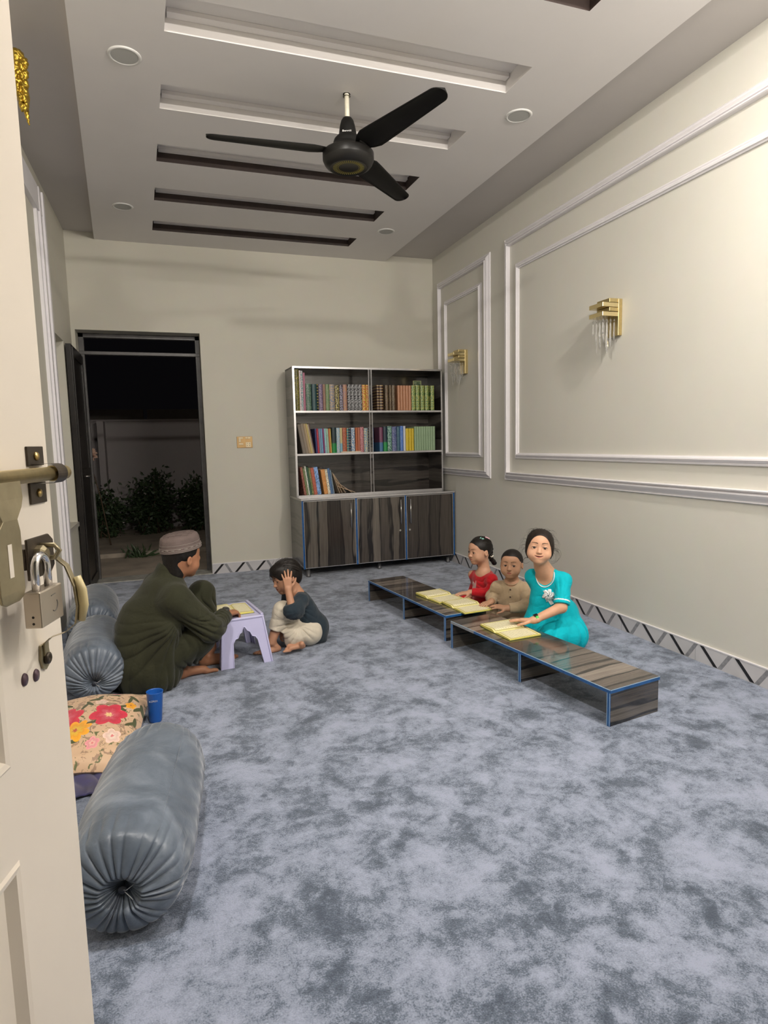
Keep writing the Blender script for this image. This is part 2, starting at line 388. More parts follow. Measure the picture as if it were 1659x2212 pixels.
def shrub(name, c, rx, ry, h, n, seed, label, group=None, spikes=6):
    rnd = random.Random(seed); root = empty(name, c, label, 'shrub', group)
    tw = MB(); lf = MB(); fl = MB(); c = Vector(c)
    tips = []
    for k in range(26):
        a = rnd.uniform(0, 2 * PI); r = math.sqrt(rnd.random()); top = c + Vector((rx * r * math.cos(a), ry * r * math.sin(a), h * rnd.uniform(0.45, 1.0) * (1 - 0.45 * r * r)))
        mid = c.lerp(top, 0.5) + Vector((rnd.uniform(-.1, .1), rnd.uniform(-.1, .1), 0.05)); b = c + Vector((rnd.uniform(-.15, .15) * rx * 3, rnd.uniform(-.1, .1), 0))
        tw.tube([b, mid, top], [0.012, 0.008, 0.003], 5); tips.append((b, mid, top))
    for k in range(n):
        b, mid, top = tips[rnd.randrange(len(tips))]; q = rnd.random() ** 0.7
        p = (b.lerp(mid, q * 2) if q < 0.5 else mid.lerp(top, q * 2 - 1)) + Vector((rnd.gauss(0, .075), rnd.gauss(0, .07), rnd.gauss(0, .07)))
        p.z = max(p.z, c.z + 0.02)
        leaf_quad(lf, p, Vector((rnd.gauss(0, 1), rnd.gauss(0, 1), rnd.gauss(0.3, .8))), rnd.uniform(.05, .10), rnd)
    for k in range(spikes):
        b, mid, top = tips[k * 3 % len(tips)]
        for j in range(5): leaf_quad(fl, top + Vector((rnd.gauss(0, .02), rnd.gauss(0, .02), rnd.gauss(0, .02))), Vector((rnd.gauss(0, 1), rnd.gauss(0, 1), rnd.gauss(0, 1))), 0.035, rnd)
    tw.build('branches', TWIG, root); lf.build('foliage', LEAF, root)
    if spikes: fl.build('blossoms', PETALW, root)
shrub('rose_shrub', (-0.33, 9.8, -0.02), 0.30, 0.2, 1.08, 2600, 1, 'dark leafy shrub with a tall tip in the middle of the courtyard planting')
shrub('rose_shrub', (-0.96, 9.65, -0.02), 0.28, 0.16, 0.8, 1900, 2, 'low dark leafy shrub beside the steel door post at the left of the planting')
shrub('rose_shrub', (0.32, 9.8, -0.02), 0.32, 0.2, 0.9, 2200, 3, 'dark leafy shrub at the right of the courtyard planting by the door jamb')
# slender rose stem with one large pale bloom
fr = empty('rose_bloom', (-0.82, 8.8, -0.02), 'pale pink rose bloom on a thin stem seen beside the left door post', 'flower')
MB().tube([(-0.82, 8.8, -0.02), (-0.9, 8.8, 0.6), (-0.97, 8.82, 0.95), (-1.0, 8.8, 1.12)], [0.01, 0.008, 0.006, 0.005], 6).build('stem', TWIG, fr)
rnd = random.Random(9); pm = MB()
for k in range(70):
    dv = Vector((rnd.gauss(0, 1), rnd.gauss(0, 1), rnd.gauss(0, 1))).normalized()
    leaf_quad(pm, Vector((-1.0, 8.8, 1.17)) + dv * 0.03, dv, rnd.uniform(0.05, 0.09), rnd)
pm.build('petals', PETAL, fr)
# small weed growing from the kerb joint
wd = empty('weed_plant', (-0.43, 7.7, -0.02), 'small spiky green plant growing from the paving joint outside', 'plant'); wm = MB(); rnd = random.Random(4)
for k in range(46):
    a = rnd.uniform(0, 6.28); e = rnd.uniform(0.2, 1.3); p = Vector((-0.43 + rnd.gauss(0, .05), 7.7 + rnd.gauss(0, .04), -0.02))
    dv = Vector((math.cos(a) * math.cos(e), math.sin(a) * math.cos(e), math.sin(e))); s = rnd.uniform(0.10, 0.22); w = dv.orthogonal().normalized() * 0.011
    wm.add([p - w, p + w, p + dv * s * 0.6 + w, p + dv * s + Vector((0, 0, -0.02)), p + dv * s * 0.6 - w], [(0, 1, 2, 3, 4)])
wm.build('leaves', LEAF, wd)
# ================================================================ fixed fittings
# lamps behind the photographer
TUBE = M('lamp_tube', (0.9, 0.9, 0.9), 0.4, emit=(1.0, 0.93, 0.84), estr=6)
FIX = M('lamp_fixture', (0.7, 0.7, 0.7), 0.4)
t = empty('tube_light', (1.85, -0.06, 2.46), 'white fluorescent tube light on the front wall', 'light')
MB().box(1.22, 2.48, -0.10, -0.05, 2.44, 2.50).build('batten', FIX, t, bevel=0.004)
MB().tube([(1.26, -0.025, 2.46), (2.44, -0.025, 2.46)], 0.014, 12).build('tube', TUBE, t)
# recessed ceiling spots, all switched off
SPG = M('spot_glass', (0.50, 0.50, 0.48), 0.9, var=0.02, spec=0.05); SPR = M('spot_ring', (0.72, 0.71, 0.69), 0.35)
names = {(-0.10, 3.352): 'round recessed ceiling spot at the left of the fan, near the door leaf',
         (1.994, 3.298): 'round recessed ceiling spot at the right of the fan above the big wall frame',
         (-0.241, 5.331): 'round recessed ceiling spot near the back door corner',
         (1.90, 5.34): 'round recessed ceiling spot above the bookcase',
         (2.02, 1.36): 'lit round ceiling spot above the near end of the right wall', (0.02, 1.36): 'lit round ceiling spot above the cream door leaf'}
for (x, y), lab in names.items():
    t = empty('ceiling_spot', (x, y, ZC), lab, 'ceiling light', 'recessed ceiling spots')
    MB().lathe([(0.0605, -0.002), (0.062, -0.005), (0.068, -0.006), (0.074, -0.004), (0.077, 0.0)], (x, y, ZC), 36).build('ring', SPR, t)
    MB().lathe([(0.0, -0.0040), (0.0605, -0.0039)], (x, y, ZC), 36, smooth=False).build('diffuser', TUBE if y < 2 else SPG, t)

# ceiling fan
FANB = M('fan_black', (0.007, 0.0065, 0.006), 0.5, var=0.2, spec=0.25); FAND = M('fan_satin', (0.011, 0.010, 0.009), 0.4, var=0.2, spec=0.35)
fx, fy = 0.992, 3.367
fan = empty('ceiling_fan', (fx, fy, 2.80), 'black three-bladed ceiling fan on a cream rod', 'fan')
MB().tube([(fx, fy, 2.93), (fx, fy, ZC - 0.001)], 0.0125, 16).lathe([(0.02, 0), (0.0126, 0.003), (0.0126, -0.012), (0.02, -0.012)], (fx, fy, ZC), 16).build('rod', M('rod_cream', (0.72, 0.68, 0.55), 0.4, var=0.1, scale=60), fan)
MB().lathe([(0.0126, 0.172), (0.024, 0.171), (0.033, 0.158), (0.041, 0.13), (0.046, 0.10), (0.0465, 0.090), (0.0475, 0.087), (0.062, 0.074), (0.073, 0.062), (0.078, 0.050), (0.078, 0.038), (0.079, 0.034), (0.090, 0.028), (0.099, 0.016), (0.102, 0.004), (0.102, 0.0)], (fx, fy, 2.80), 48).build('canopy', FANB, fan)
MB().lathe([(0.100, 0.006), (0.120, 0.004), (0.132, -0.001), (0.137, -0.008), (0.1375, -0.010), (0.1375, -0.040), (0.1365, -0.043), (0.129, -0.060), (0.118, -0.073), (0.104, -0.081), (0.101, -0.082), (0.098, -0.081), (0.096, -0.079), (0.0, -0.078)], (fx, fy, 2.80), 64).build('motor', FAND, fan)
gm = MB(); 
for k in range(44):
    a = 2 * PI * k / 44; c, s = math.cos(a), math.sin(a); w = 0.0026
    gm.add([(fx + c * 0.062 - s * w, fy + s * 0.062 + c * w, 2.7205), (fx + c * 0.062 + s * w, fy + s * 0.062 - c * w, 2.7212), (fx + c * 0.088 + s * w, fy + s * 0.088 - c * w, 2.7212), (fx + c * 0.088 - s * w, fy + s * 0.088 + c * w, 2.7212)], [(0, 1, 2, 3)])
    gm.add([(fx + c * 0.055 - s * w, fy + s * 0.055 + c * w, 2.7212), (fx + c * 0.055 + s * w, fy + s * 0.055 - c * w, 2.7212), (fx + c * 0.0585 + s * w, fy + s * 0.0585 - c * w, 2.7212), (fx + c * 0.0585 - s * w, fy + s * 0.0585 + c * w, 2.7212)], [(0, 1, 2, 3)])
gm.build('vent_ring', M('vent_gold', (0.42, 0.36, 0.05), 0.35, metal=0.4), fan)
def blade(ang, pitch):
    L0, L1 = 0.10, 0.735; n = 26; R = Matrix.Translation((fx, fy, 2.805)) @ Matrix.Rotation(ang, 4, 'Z') @ Matrix.Rotation(pitch, 4, 'X')
    top = []; bot = []
    for i in range(n):
        u = math.sin(PI / 2 * i / (n - 1)) ** 0.9; x = L0 + (L1 - L0) * u
        hw = 0.028 + 0.048 * min(1, (u / 0.16)) ** 0.6 * 1.0 if u < 0.16 else 0.076 - 0.030 * (u - 0.16) / 0.84
        if u > 0.93: hw *= math.sqrt(max(0.0, 1 - ((u - 0.93) / 0.07) ** 2)) * 0.999 + 0.001
        off = -0.012 * u
        row = []
        for j in range(9):
            k = j / 8 * 2 - 1; row.append(Vector((x, k * hw + off, -0.010 * k * k + 0.004 - 0.004 * u)))
        top.append(row)
    mb = MB(); vs = []
    for row in top: vs += [R @ (p + Vector((0, 0, 0.002))) for p in row]
    for row in top: vs += [R @ (p - Vector((0, 0, 0.002))) for p in row]
    N = n * 9; fs = []
    for i in range(n - 1):
        for j in range(8):
            a = i * 9 + j; fs.append((a, a + 1, a + 10, a + 9)); fs.append((N + a, N + a + 9, N + a + 10, N + a + 1))
        fs.append((i * 9, (i + 1) * 9, N + (i + 1) * 9, N + i * 9)); fs.append((i * 9 + 8, N + i * 9 + 8, N + (i + 1) * 9 + 8, (i + 1) * 9 + 8))
    fs.append([j for j in range(9)] + [N + j for j in range(8, -1, -1)]); q = (n - 1) * 9
    fs.append([q + j for j in range(8, -1, -1)] + [N + q + j for j in range(9)])
    mb.add(vs, fs, 0, True)
    bo = mb.build('blade', FANB, fan)
    b2 = MB().box(0.07, 0.13, -0.022, 0.022, -0.006, 0.004, 0, R); b2.build('bracket', FAND, bo)
for a in (179, 291, 46): blade(math.radians(a), math.radians(-11))
def text(name, body, size, mat, loc, rot, parent=None, extrude=0.0004):
    c = bpy.data.curves.new(name, 'FONT'); c.body = body; c.size = size; c.extrude = extrude; c.align_x = 'CENTER'; c.align_y = 'CENTER'
    o = bpy.data.objects.new(name, c); COL.objects.link(o); c.materials.append(mat)
    m = Matrix.Translation(loc) @ rot
    if parent is not None: m = chain_matrix(parent).inverted() @ m; o.parent = parent
    bpy.context.view_layer.update()
    me = bpy.data.meshes.new_from_object(o.evaluated_get(bpy.context.evaluated_depsgraph_get()))
    q = bpy.data.objects.new(name, me); COL.objects.link(q); q.parent = parent; q.location = m.translation; q.rotation_euler = m.to_euler()
    bpy.data.objects.remove(o); q.name = name; return q
LOGO = M('logo_white', (0.8, 0.8, 0.8), 0.5)
text('logo', 'Benniii', 0.018, LOGO, (fx - 0.026, fy - 0.0735, 2.873), Matrix.Rotation(math.radians(-20), 4, 'Z') @ Matrix.Rotation(math.radians(62), 4, 'X'), fan)

# wall sconces of stacked gold bars with hanging crystals
GOLD = M('polished_gold', (0.88, 0.74, 0.42), 0.18, metal=1.0, var=0.05); GOLDS = M('brushed_gold', (0.62, 0.50, 0.25), 0.32, metal=1.0, var=0.1, scale=60)
CRY = M('crystal', (0.95, 0.95, 0.95), 0.03, trans=0.9, var=0.0)
def sconce(y0, label):
    y1 = y0 + 0.128; s = empty('wall_sconce', (XR, (y0 + y1) / 2, 2.0), label, 'wall lamp', 'gold and crystal wall lamps')
    MB().box(XR - 0.03, XR - 0.001, y0, y1 - 0.012, 1.882, 2.105).build('backplate', GOLDS, s, bevel=0.002)
    for k, z in enumerate((2.082, 2.054, 2.028, 1.998)):
        h = 0.024
        if k % 2 == 0: mb = MB().box(XR - 0.095, XR - 0.03, y0 + 0.004, y1 - 0.004, z, z + h)
        else: mb = MB().box(XR - 0.148, XR - 0.03, y0, y1 + 0.004, z - 0.001, z + h + 0.001)
        mb.build('bar', GOLD if k % 2 else GOLDS, s, bevel=0.0015)
    rnd = random.Random(3)
    for i in range(4):
        for j in range(4):
            x = XR - 0.048 - i * 0.028; y = y0 + 0.016 + j * 0.031; L = (0.12 + 0.035 * ((i + j) % 3)) * (1.0 if i < 3 else 0.7)
            c = MB(); c.tube([(x, y, 1.999), (x, y, 1.975)], 0.0006, 5)
            c.lathe([(0.0, 0), (0.005, -0.004), (0.006, -0.008), (0.0, -0.015)], (x, y, 1.982), 8, smooth=False)
            c.lathe([(0.0, 0), (0.0035, -0.006), (0.006, -L * 0.75), (0.0, -L)], (x, y, 1.966), 6, smooth=False)
            c.build('crystal', CRY, s)
    return s
sconce(3.262, 'gold bar and crystal wall lamp in the middle of the big molded panel')
sconce(5.392, 'gold bar and crystal wall lamp in the narrow molded panel beside the bookcase')

# switch plate
sw = empty('switch_plate', (0.688, YB, 1.282), 'gold switch and socket plate between the door and the bookcase', 'switch')
SG = M('switch_gold', (0.42, 0.27, 0.12), 0.3, metal=0.6); SI = M('switch_ivory', (0.85, 0.7, 0.45), 0.35)
def swb(x0, x1, z0, z1, d, name, m): MB().box(0.613 + x0, 0.613 + x1, YB - d, YB - 0.0005, 1.227 + z0, 1.227 + z1).build(name, m, sw, bevel=0.0015)
swb(0, 0.15, 0, 0.11, 0.008, 'plate', SG)
for a in ((0.018, 0.060, 0.088, 0.103), (0.018, 0.038, 0.055, 0.088), (0.018, 0.060, 0.030, 0.046), (0.082, 0.105, 0.088, 0.104), (0.107, 0.130, 0.088, 0.104)): swb(*a, 0.013, 'rocker', SI)
swb(0.084, 0.134, 0.006, 0.055, 0.012, 'socket', SI)
hm = MB()
for hx in (0.098, 0.121):
    for hz in (0.022, 0.042): hm.lathe([(0.0035, 0), (0.0, 0.0001)], (0, 0, 0), 10, mat=Matrix.Translation((0.613 + hx, YB - 0.0125, 1.227 + hz)) @ Matrix.Rotation(PI / 2, 4, 'X'))
hm.build('socket_holes', M('hole_dark', (0.05, 0.03, 0.01), 0.6), sw)

# ornate gilded bracket high on the left
orn = empty('gilded_ornament', (-0.40, 2.62, 2.6), 'ornate gilded scroll ornament high on the left behind the door leaf', 'ornament')
GL = M('gilded', (0.42, 0.28, 0.04), 0.38, metal=0.9, var=0.25, scale=40)
orn.location = (XL, 3.40, 2.98)
om = MB()
om.tube([(XL, 3.40, 2.98), (-0.66, 3.40, 2.99), (-0.57, 3.40, 2.97)], [0.016, 0.02, 0.026], 10)
om.lathe([(0.0, -0.01), (0.045, -0.008), (0.05, 0.0), (0.045, 0.008), (0.0, 0.01)], mat=Matrix.Translation((XL + 0.01, 3.40, 2.98)) @ Matrix.Rotation(PI / 2, 4, 'Y'), seg=20)
om.build('wall_arm', GL, orn)
# ================================================================ furniture
WV = m_wood('plank_print_vertical', 0, 0.115, (1.0, 0.97, 0.92), 0.5, 0.3, dark=0.62)
WH = m_wood('plank_print_dark', 2, 0.12, (1, 0.97, 0.97), 0.9, 0.7, dark=0.42, rough=0.2)
WS = m_wood('plank_print_side', 2, 0.14, (1, 1, 1), 0.5, 1.9, dark=0.5, rough=0.3)
BLUE = M('blue_film', (0.018, 0.10, 0.30), 0.3, var=0.25, scale=30); ALU = M('silver_edging', (0.72, 0.71, 0.73), 0.25, metal=0.75, var=0.12, scale=4)
CHROME = M('chrome', (0.8, 0.79, 0.78), 0.15, metal=1.0); GLEG = M('grey_foot', (0.10, 0.10, 0.105), 0.35)
WVb = m_wood('plank_print_vertical_b', 0, 0.10, (1.02, 0.98, 0.92), 0.5, 2.3, dark=0.66); WVc = m_wood('plank_print_vertical_c', 0, 0.125, (1.0, 0.95, 0.9), 0.5, 5.1, dark=0.6)
bc = empty('bookcase', (1.117, 5.62, 0), 'tall dark plank-print bookcase with open shelves above three cupboard doors', 'bookcase', rz=math.radians(2.2))
BW, BD = 1.575, 0.50
def part(mb, name, m, par=None, bev=0): return mb.build(name, m, par or bc, bevel=bev, world=False)
z0, z1 = 0.085, 0.745
part(MB().box(0, BW, 0.018, BD, z0, z1 - 0.018), 'lower_cabinet', WS)
part(MB().box(-0.006, BW + 0.006, -0.004, BD, z1 - 0.018, z1), 'cabinet_top', WH)
part(MB().box(-0.008, BW + 0.008, -0.006, 0.0, z1 - 0.016, z1 - 0.001), 'silver_edge', ALU)
for i, (a, b, wm) in enumerate(((0.012, 0.517, WV), (0.535, 1.030, WVb), (1.048, 1.563, WVc))):
    dr = part(MB().box(a, b, -0.002, 0.017, z0 + 0.006, z1 - 0.024), 'door', wm)
    e = MB()
    for q in ((a, a + .004, z0 + 0.006, z1 - 0.024), (b - .004, b, z0 + 0.006, z1 - 0.024), (a, b, z0 + 0.004, z0 + 0.009), (a, b, z1 - 0.027, z1 - 0.022)): e.box(q[0], q[1], -0.004, -0.001, q[2], q[3])
    part(e, 'edging', ALU, dr)
    hx = (b - 0.05, b - 0.05, a + 0.035)[i]
    part(MB().tube([(hx, -0.03, 0.45), (hx, -0.03, 0.69)], 0.005, 10).tube([(hx, -0.03, 0.47), (hx, 0, 0.47)], 0.004, 8).tube([(hx, -0.03, 0.67), (hx, 0, 0.67)], 0.004, 8), 'handle', CHROME, dr)
    if i: part(MB().tube([(hx - 0.006, -0.014, 0.385), (hx - 0.006, 0, 0.385)], [0.010, 0.008], 14), 'lock', CHROME, dr)
for a, b in ((-0.004, 0.009), (0.519, 0.533), (1.032, 1.046), (BW - 0.009, BW + 0.003)): part(MB().box(a, b, -0.005, 0.017, z0, z1 - 0.02), 'blue_film_strip', BLUE)
for x, y in ((0.05, 0.05), (BW / 2, 0.10), (BW - 0.035, 0.08), (0.05, BD - 0.06), (BW - 0.05, BD - 0.06)):
    part(MB().lathe([(0.022, 0), (0.022, 0.012), (0.018, 0.016), (0.018, z0)], (x, y, 0), 20), 'leg', GLEG)
# upper shelves
UY, UZ0, UZ1, UX0, UX1 = 0.185, 0.745, 1.972, 0.0, 1.545
U = MB().box(UX0, UX0 + 0.016, UY, BD, UZ0, UZ1).box(UX1 - 0.016, UX1, UY, BD, UZ0, UZ1).box(UX0, UX1, UY, BD, UZ1 - 0.016, UZ1)
part(U, 'upper_case', WS)
part(MB().box(UX0 + .01, UX1 - .01, BD - 0.012, BD - 0.002, UZ0, UZ1 - .01), 'back_panel', WH)
SH = (1.158, 1.562); part(MB().box(UX0 + .016, UX1 - .016, UY + 0.003, BD - 0.012, UZ0, UZ0 + 0.016), 'bottom_board', WH)
for z in SH:
    s = part(MB().box(UX0 + .016, UX1 - .016, UY + 0.004, BD - 0.012, z - 0.016, z), 'shelf', WH)
    part(MB().box(UX0 + .006, UX1 - .006, UY - 0.002, UY + 0.004, z - 0.018, z), 'shelf_edging', ALU, s)
dvx = 0.765
part(MB().box(dvx - 0.014, dvx + 0.014, UY + 0.006, UY + 0.024, UZ0 + 0.016, UZ1 - 0.016), 'divider_post', WS)
e = MB()
for q in ((UX0 - .002, UX0 + .016, UZ0, UZ1), (UX1 - .012, UX1 + .002, UZ0, UZ1), (UX0, UX1, UZ1 - .016, UZ1 + .001), (UX0, UX1, UZ0, UZ0 + .018), (dvx - .017, dvx - .013, UZ0 + .016, UZ1 - .016), (dvx + .013, dvx + .017, UZ0 + .016, UZ1 - .016)):
    e.box(q[0], q[1], UY - 0.006, UY + 0.006, q[2], q[3])
part(e, 'front_edging', ALU)

# ---------------------------------------------------------------- books
def book_mat(name, base, acc, kind=0, seed=0.0):
    key = 'book_' + name
    if key in MATS: return MATS[key]
    m, t, b = nt(key); v = coords(t, 'Object', (1, 1, 7)); mp = t.nodes.new('ShaderNodeMapping'); mp.inputs['Location'].default_value = (seed, seed * 2, seed * 3); t.links.new(v, mp.inputs['Vector'])
    o = sep(t, v)
    if kind == 0: n = noise(t, mp.outputs[0], 9, 4, 0.6, 1.5); f = ramp(t, n.outputs[0], [(0.54, (0, 0, 0)), (0.58, (1, 1, 1))])   # cursive script
    elif kind == 1:                                                                                    # bands across the spine
        f = ramp(t, math_(t, 'FRACT', math_(t, 'MULTIPLY', o[2], 1.3)), [(0.72, (0, 0, 0)), (0.78, (1, 1, 1))])
    elif kind == 2: n = noise(t, mp.outputs[0], 3.5, 2, 0.5); f = ramp(t, n.outputs[0], [(0.45, (0, 0, 0)), (0.55, (1, 1, 1))])   # mottled picture
    elif kind == 3: f = ramp(t, math_(t, 'DIVIDE', o[2], 7.0), [(0.36, (1, 1, 1)), (0.40, (0, 0, 0))])                              # lower part differs
    else: n = noise(t, mp.outputs[0], 2, 2, 0.5); f = ramp(t, n.outputs[0], [(0.2, (0, 0, 0)), (0.9, (0.3, 0.3, 0.3))])
    t.links.new(mixc(t, f, base, acc), b.inputs['Base Color']); b.inputs['Roughness'].default_value = 0.4
    MATS[key] = m; return m
PAGE = M('paper_block', (0.62, 0.56, 0.42), 0.8, var=0.06, scale=90)
mb = MB().box(-0.5, -0.44, 0, 1, 0, 1).box(0.44, 0.5, 0, 1, 0, 1)
vs, fs = grid_surface(lambda u, v: (-0.5 + u, -0.035 * math.sin(PI * u), v), 7, 2); mb.add(vs, fs, 0, True)
mb.add([(-0.5, 0.0, 0), (0.5, 0.0, 0), (0.5, 0.03, 0), (-0.5, 0.03, 0), (-0.5, 0.0, 1), (0.5, 0.0, 1), (0.5, 0.03, 1), (-0.5, 0.03, 1)], [(0, 1, 2, 3), (4, 5, 6, 7), (3, 2, 6, 7)])
bk_cover = mb.build('proto_cover', PAGE); bk_pages = MB().box(-0.44, 0.44, 0.03, 0.97, 0.012, 0.985).build('proto_pages', PAGE)
COVER_ME, PAGES_ME = bk_cover.data, bk_pages.data
bpy.data.objects.remove(bk_cover); bpy.data.objects.remove(bk_pages)
MBC = chain_matrix(bc)
def book(x, y, z, w, d, h, mat, label, group, tilt=0.0, yaw=0.0):
    """x: left edge in bookcase coordinates; tilt leans the top to the left (positive)"""
    o = bpy.data.objects.new('book', COVER_ME); COL.objects.link(o)
    p = MBC @ Vector((x + w / 2, y, z)); o.location = p; o.rotation_euler = (0, -tilt, bc.rotation_euler.z + yaw); o.scale = (w, d, h)
    o.material_slots[0].link = 'OBJECT'; o.material_slots[0].material = mat
    c = bpy.data.objects.new('pages', PAGES_ME); COL.objects.link(c); c.parent = o
    tag(o, label, 'book', group); return o
ZU = 0.00102; ZX = 0.0
def ux(q): return (q - 45) * ZU * 0.985 + 0.018    # measured across the shelf
DBR, BLK, TAN = (0.045, 0.016, 0.012), (0.012, 0.011, 0.012), (0.50, 0.24, 0.13)
rowA = [  # x0, x1, height, material args, label
 (52, 93, .385, ('yel_script', (.03, .028, .01), (.60, .52, .08), 0, 1.0), 'tall thin black and yellow book at the left end of the top shelf'),
 (95, 111, .375, ('pink_pale', (.66, .50, .52), (.85, .8, .8), 2, 2.0), 'tall pale pink book, second on the top shelf'),
 (112, 131, .372, ('pink_teal', (.70, .60, .62), (.10, .30, .30), 2, 3.0), 'tall white book with teal patches on the top shelf'),
 (132, 152, .355, ('magenta', (.42, .14, .22), (.6, .4, .45), 4, 1.0), 'tall magenta book on the top shelf'),
 (155, 207, .255, ('green_script', (.018, .085, .06), (.42, .50, .36), 0, 4.0), 'thick dark green book with pale script on the top shelf'),
 (214, 261, .25, ('teal_dark', (.015, .055, .065), (.03, .1, .1), 4, 1.0), 'plain dark teal book on the top shelf'),
 (262, 277, .25, ('black_gold_dots', (.015, .015, .012), (.5, .4, .1), 1, 1.0), 'slim black book with gold dots on the top shelf'),
 (280, 320, .25, ('purple_mottled', (.12, .08, .17), (.28, .22, .3), 2, 5.0), 'mottled purple book on the top shelf'),
 (322, 347, .25, ('brown_rose', (.26, .13, .10), (.4, .3, .2), 0, 6.0), 'rose brown slim book on the top shelf'),
 (348, 385, .25, ('green_floral', (.12, .22, .09), (.4, .35, .25), 0, 7.0), 'green floral book on the top shelf'),
 (387, 438, .25, ('tan_blue', (.42, .30, .19), (.16, .19, .25), 2, 8.0), 'wide tan and blue book on the top shelf'),
 (442, 483, .24, ('black_yellow', BLK, (.45, .38, .14), 2, 9.0), 'black and yellow book on the top shelf'),
 (486, 520, .245, ('black_lilac', BLK, (.38, .35, .45), 2, 10.), 'black and lilac book on the top shelf'),
 (522, 562, .25, ('ochre', (.44, .24, .09), (.3, .16, .2), 2, 11.), 'ochre brown book on the top shelf')]
G1 = 'books on the top shelf of the bookcase'
for k in range(4): rowA.append((568 + k * 37, 604 + k * 37, .25, ('black_white', BLK, (.38, .38, .39), 2, 12.), 'black volume with white emblem in the matching set of four, top shelf', 'black volumes of one set on the top shelf'))
for k in range(2): rowA.append((717 + k * 40, 755 + k * 40, .25, ('yellow_red', (.62, .50, .08), (.5, .06, .03), 2, 13.), 'yellow and red volume beside the middle post on the top shelf', 'yellow and red volumes left of the post'))
for a, b in ((868, 896), (898, 936)): rowA.append((a, b, .25, ('brown_gold', DBR, (.50, .36, .16), 1, 1.0), 'dark brown volume with gold bands right of the middle post, top shelf', 'dark brown gold-banded volumes'))
for a, b in ((958, 990), (1000, 1024), (1030, 1064)): rowA.append((a, b, .25, ('brown_gold2', DBR, (.50, .40, .22), 0, 2.0), 'dark brown volume with gold script next to the tan set, top shelf', 'dark brown volumes with gold script'))
for k in range(5): rowA.append((1090 + k * 30, 1118 + k * 30, .248, ('tan_set', TAN, (.30, .12, .06), 0, 14.), 'tan orange volume in the matching set of five, top shelf', 'tan orange volumes on the top shelf'))
for a in (1243, 1290, 1342, 1392, 1455): rowA.append((a, a + 38, .25, ('yellow_green', (.45, .45, .14), (.08, .2, .06), 2, 15.), 'yellow green patterned volume at the right end of the top shelf', 'yellow green volumes on the top shelf'))
for r in rowA:
    a, b, h, mt, lab = r[:5]; g = r[5] if len(r) > 5 else G1
    book(ux(a), UY + 0.03, SH[1] + 0.001, (b - a) * ZU * 0.96, 0.19, h, book_mat(*mt), lab, g)
# little green plate behind the last set
sg = empty('name_card', MBC @ Vector((ux(1335), UY + 0.10, SH[1] + 0.25)), 'small green and gold framed card standing on the yellow green volumes', 'card')
MBX = lambda x0, x1, y0, y1, z0, z1: MB().box(x0, x1, y0, y1, z0, z1, 0, MBC)
MBX(ux(1292), ux(1382), UY + 0.10, UY + 0.106, SH[1] + 0.252, SH[1] + 0.304).build('frame', M('card_gold', (.42, .42, .2), .4), sg)
MBX(ux(1298), ux(1376), UY + 0.098, UY + 0.10, SH[1] + 0.257, SH[1] + 0.299).build('face', book_mat('card', (.03, .07, .03), (.4, .4, .25), 0, 3.0), sg)

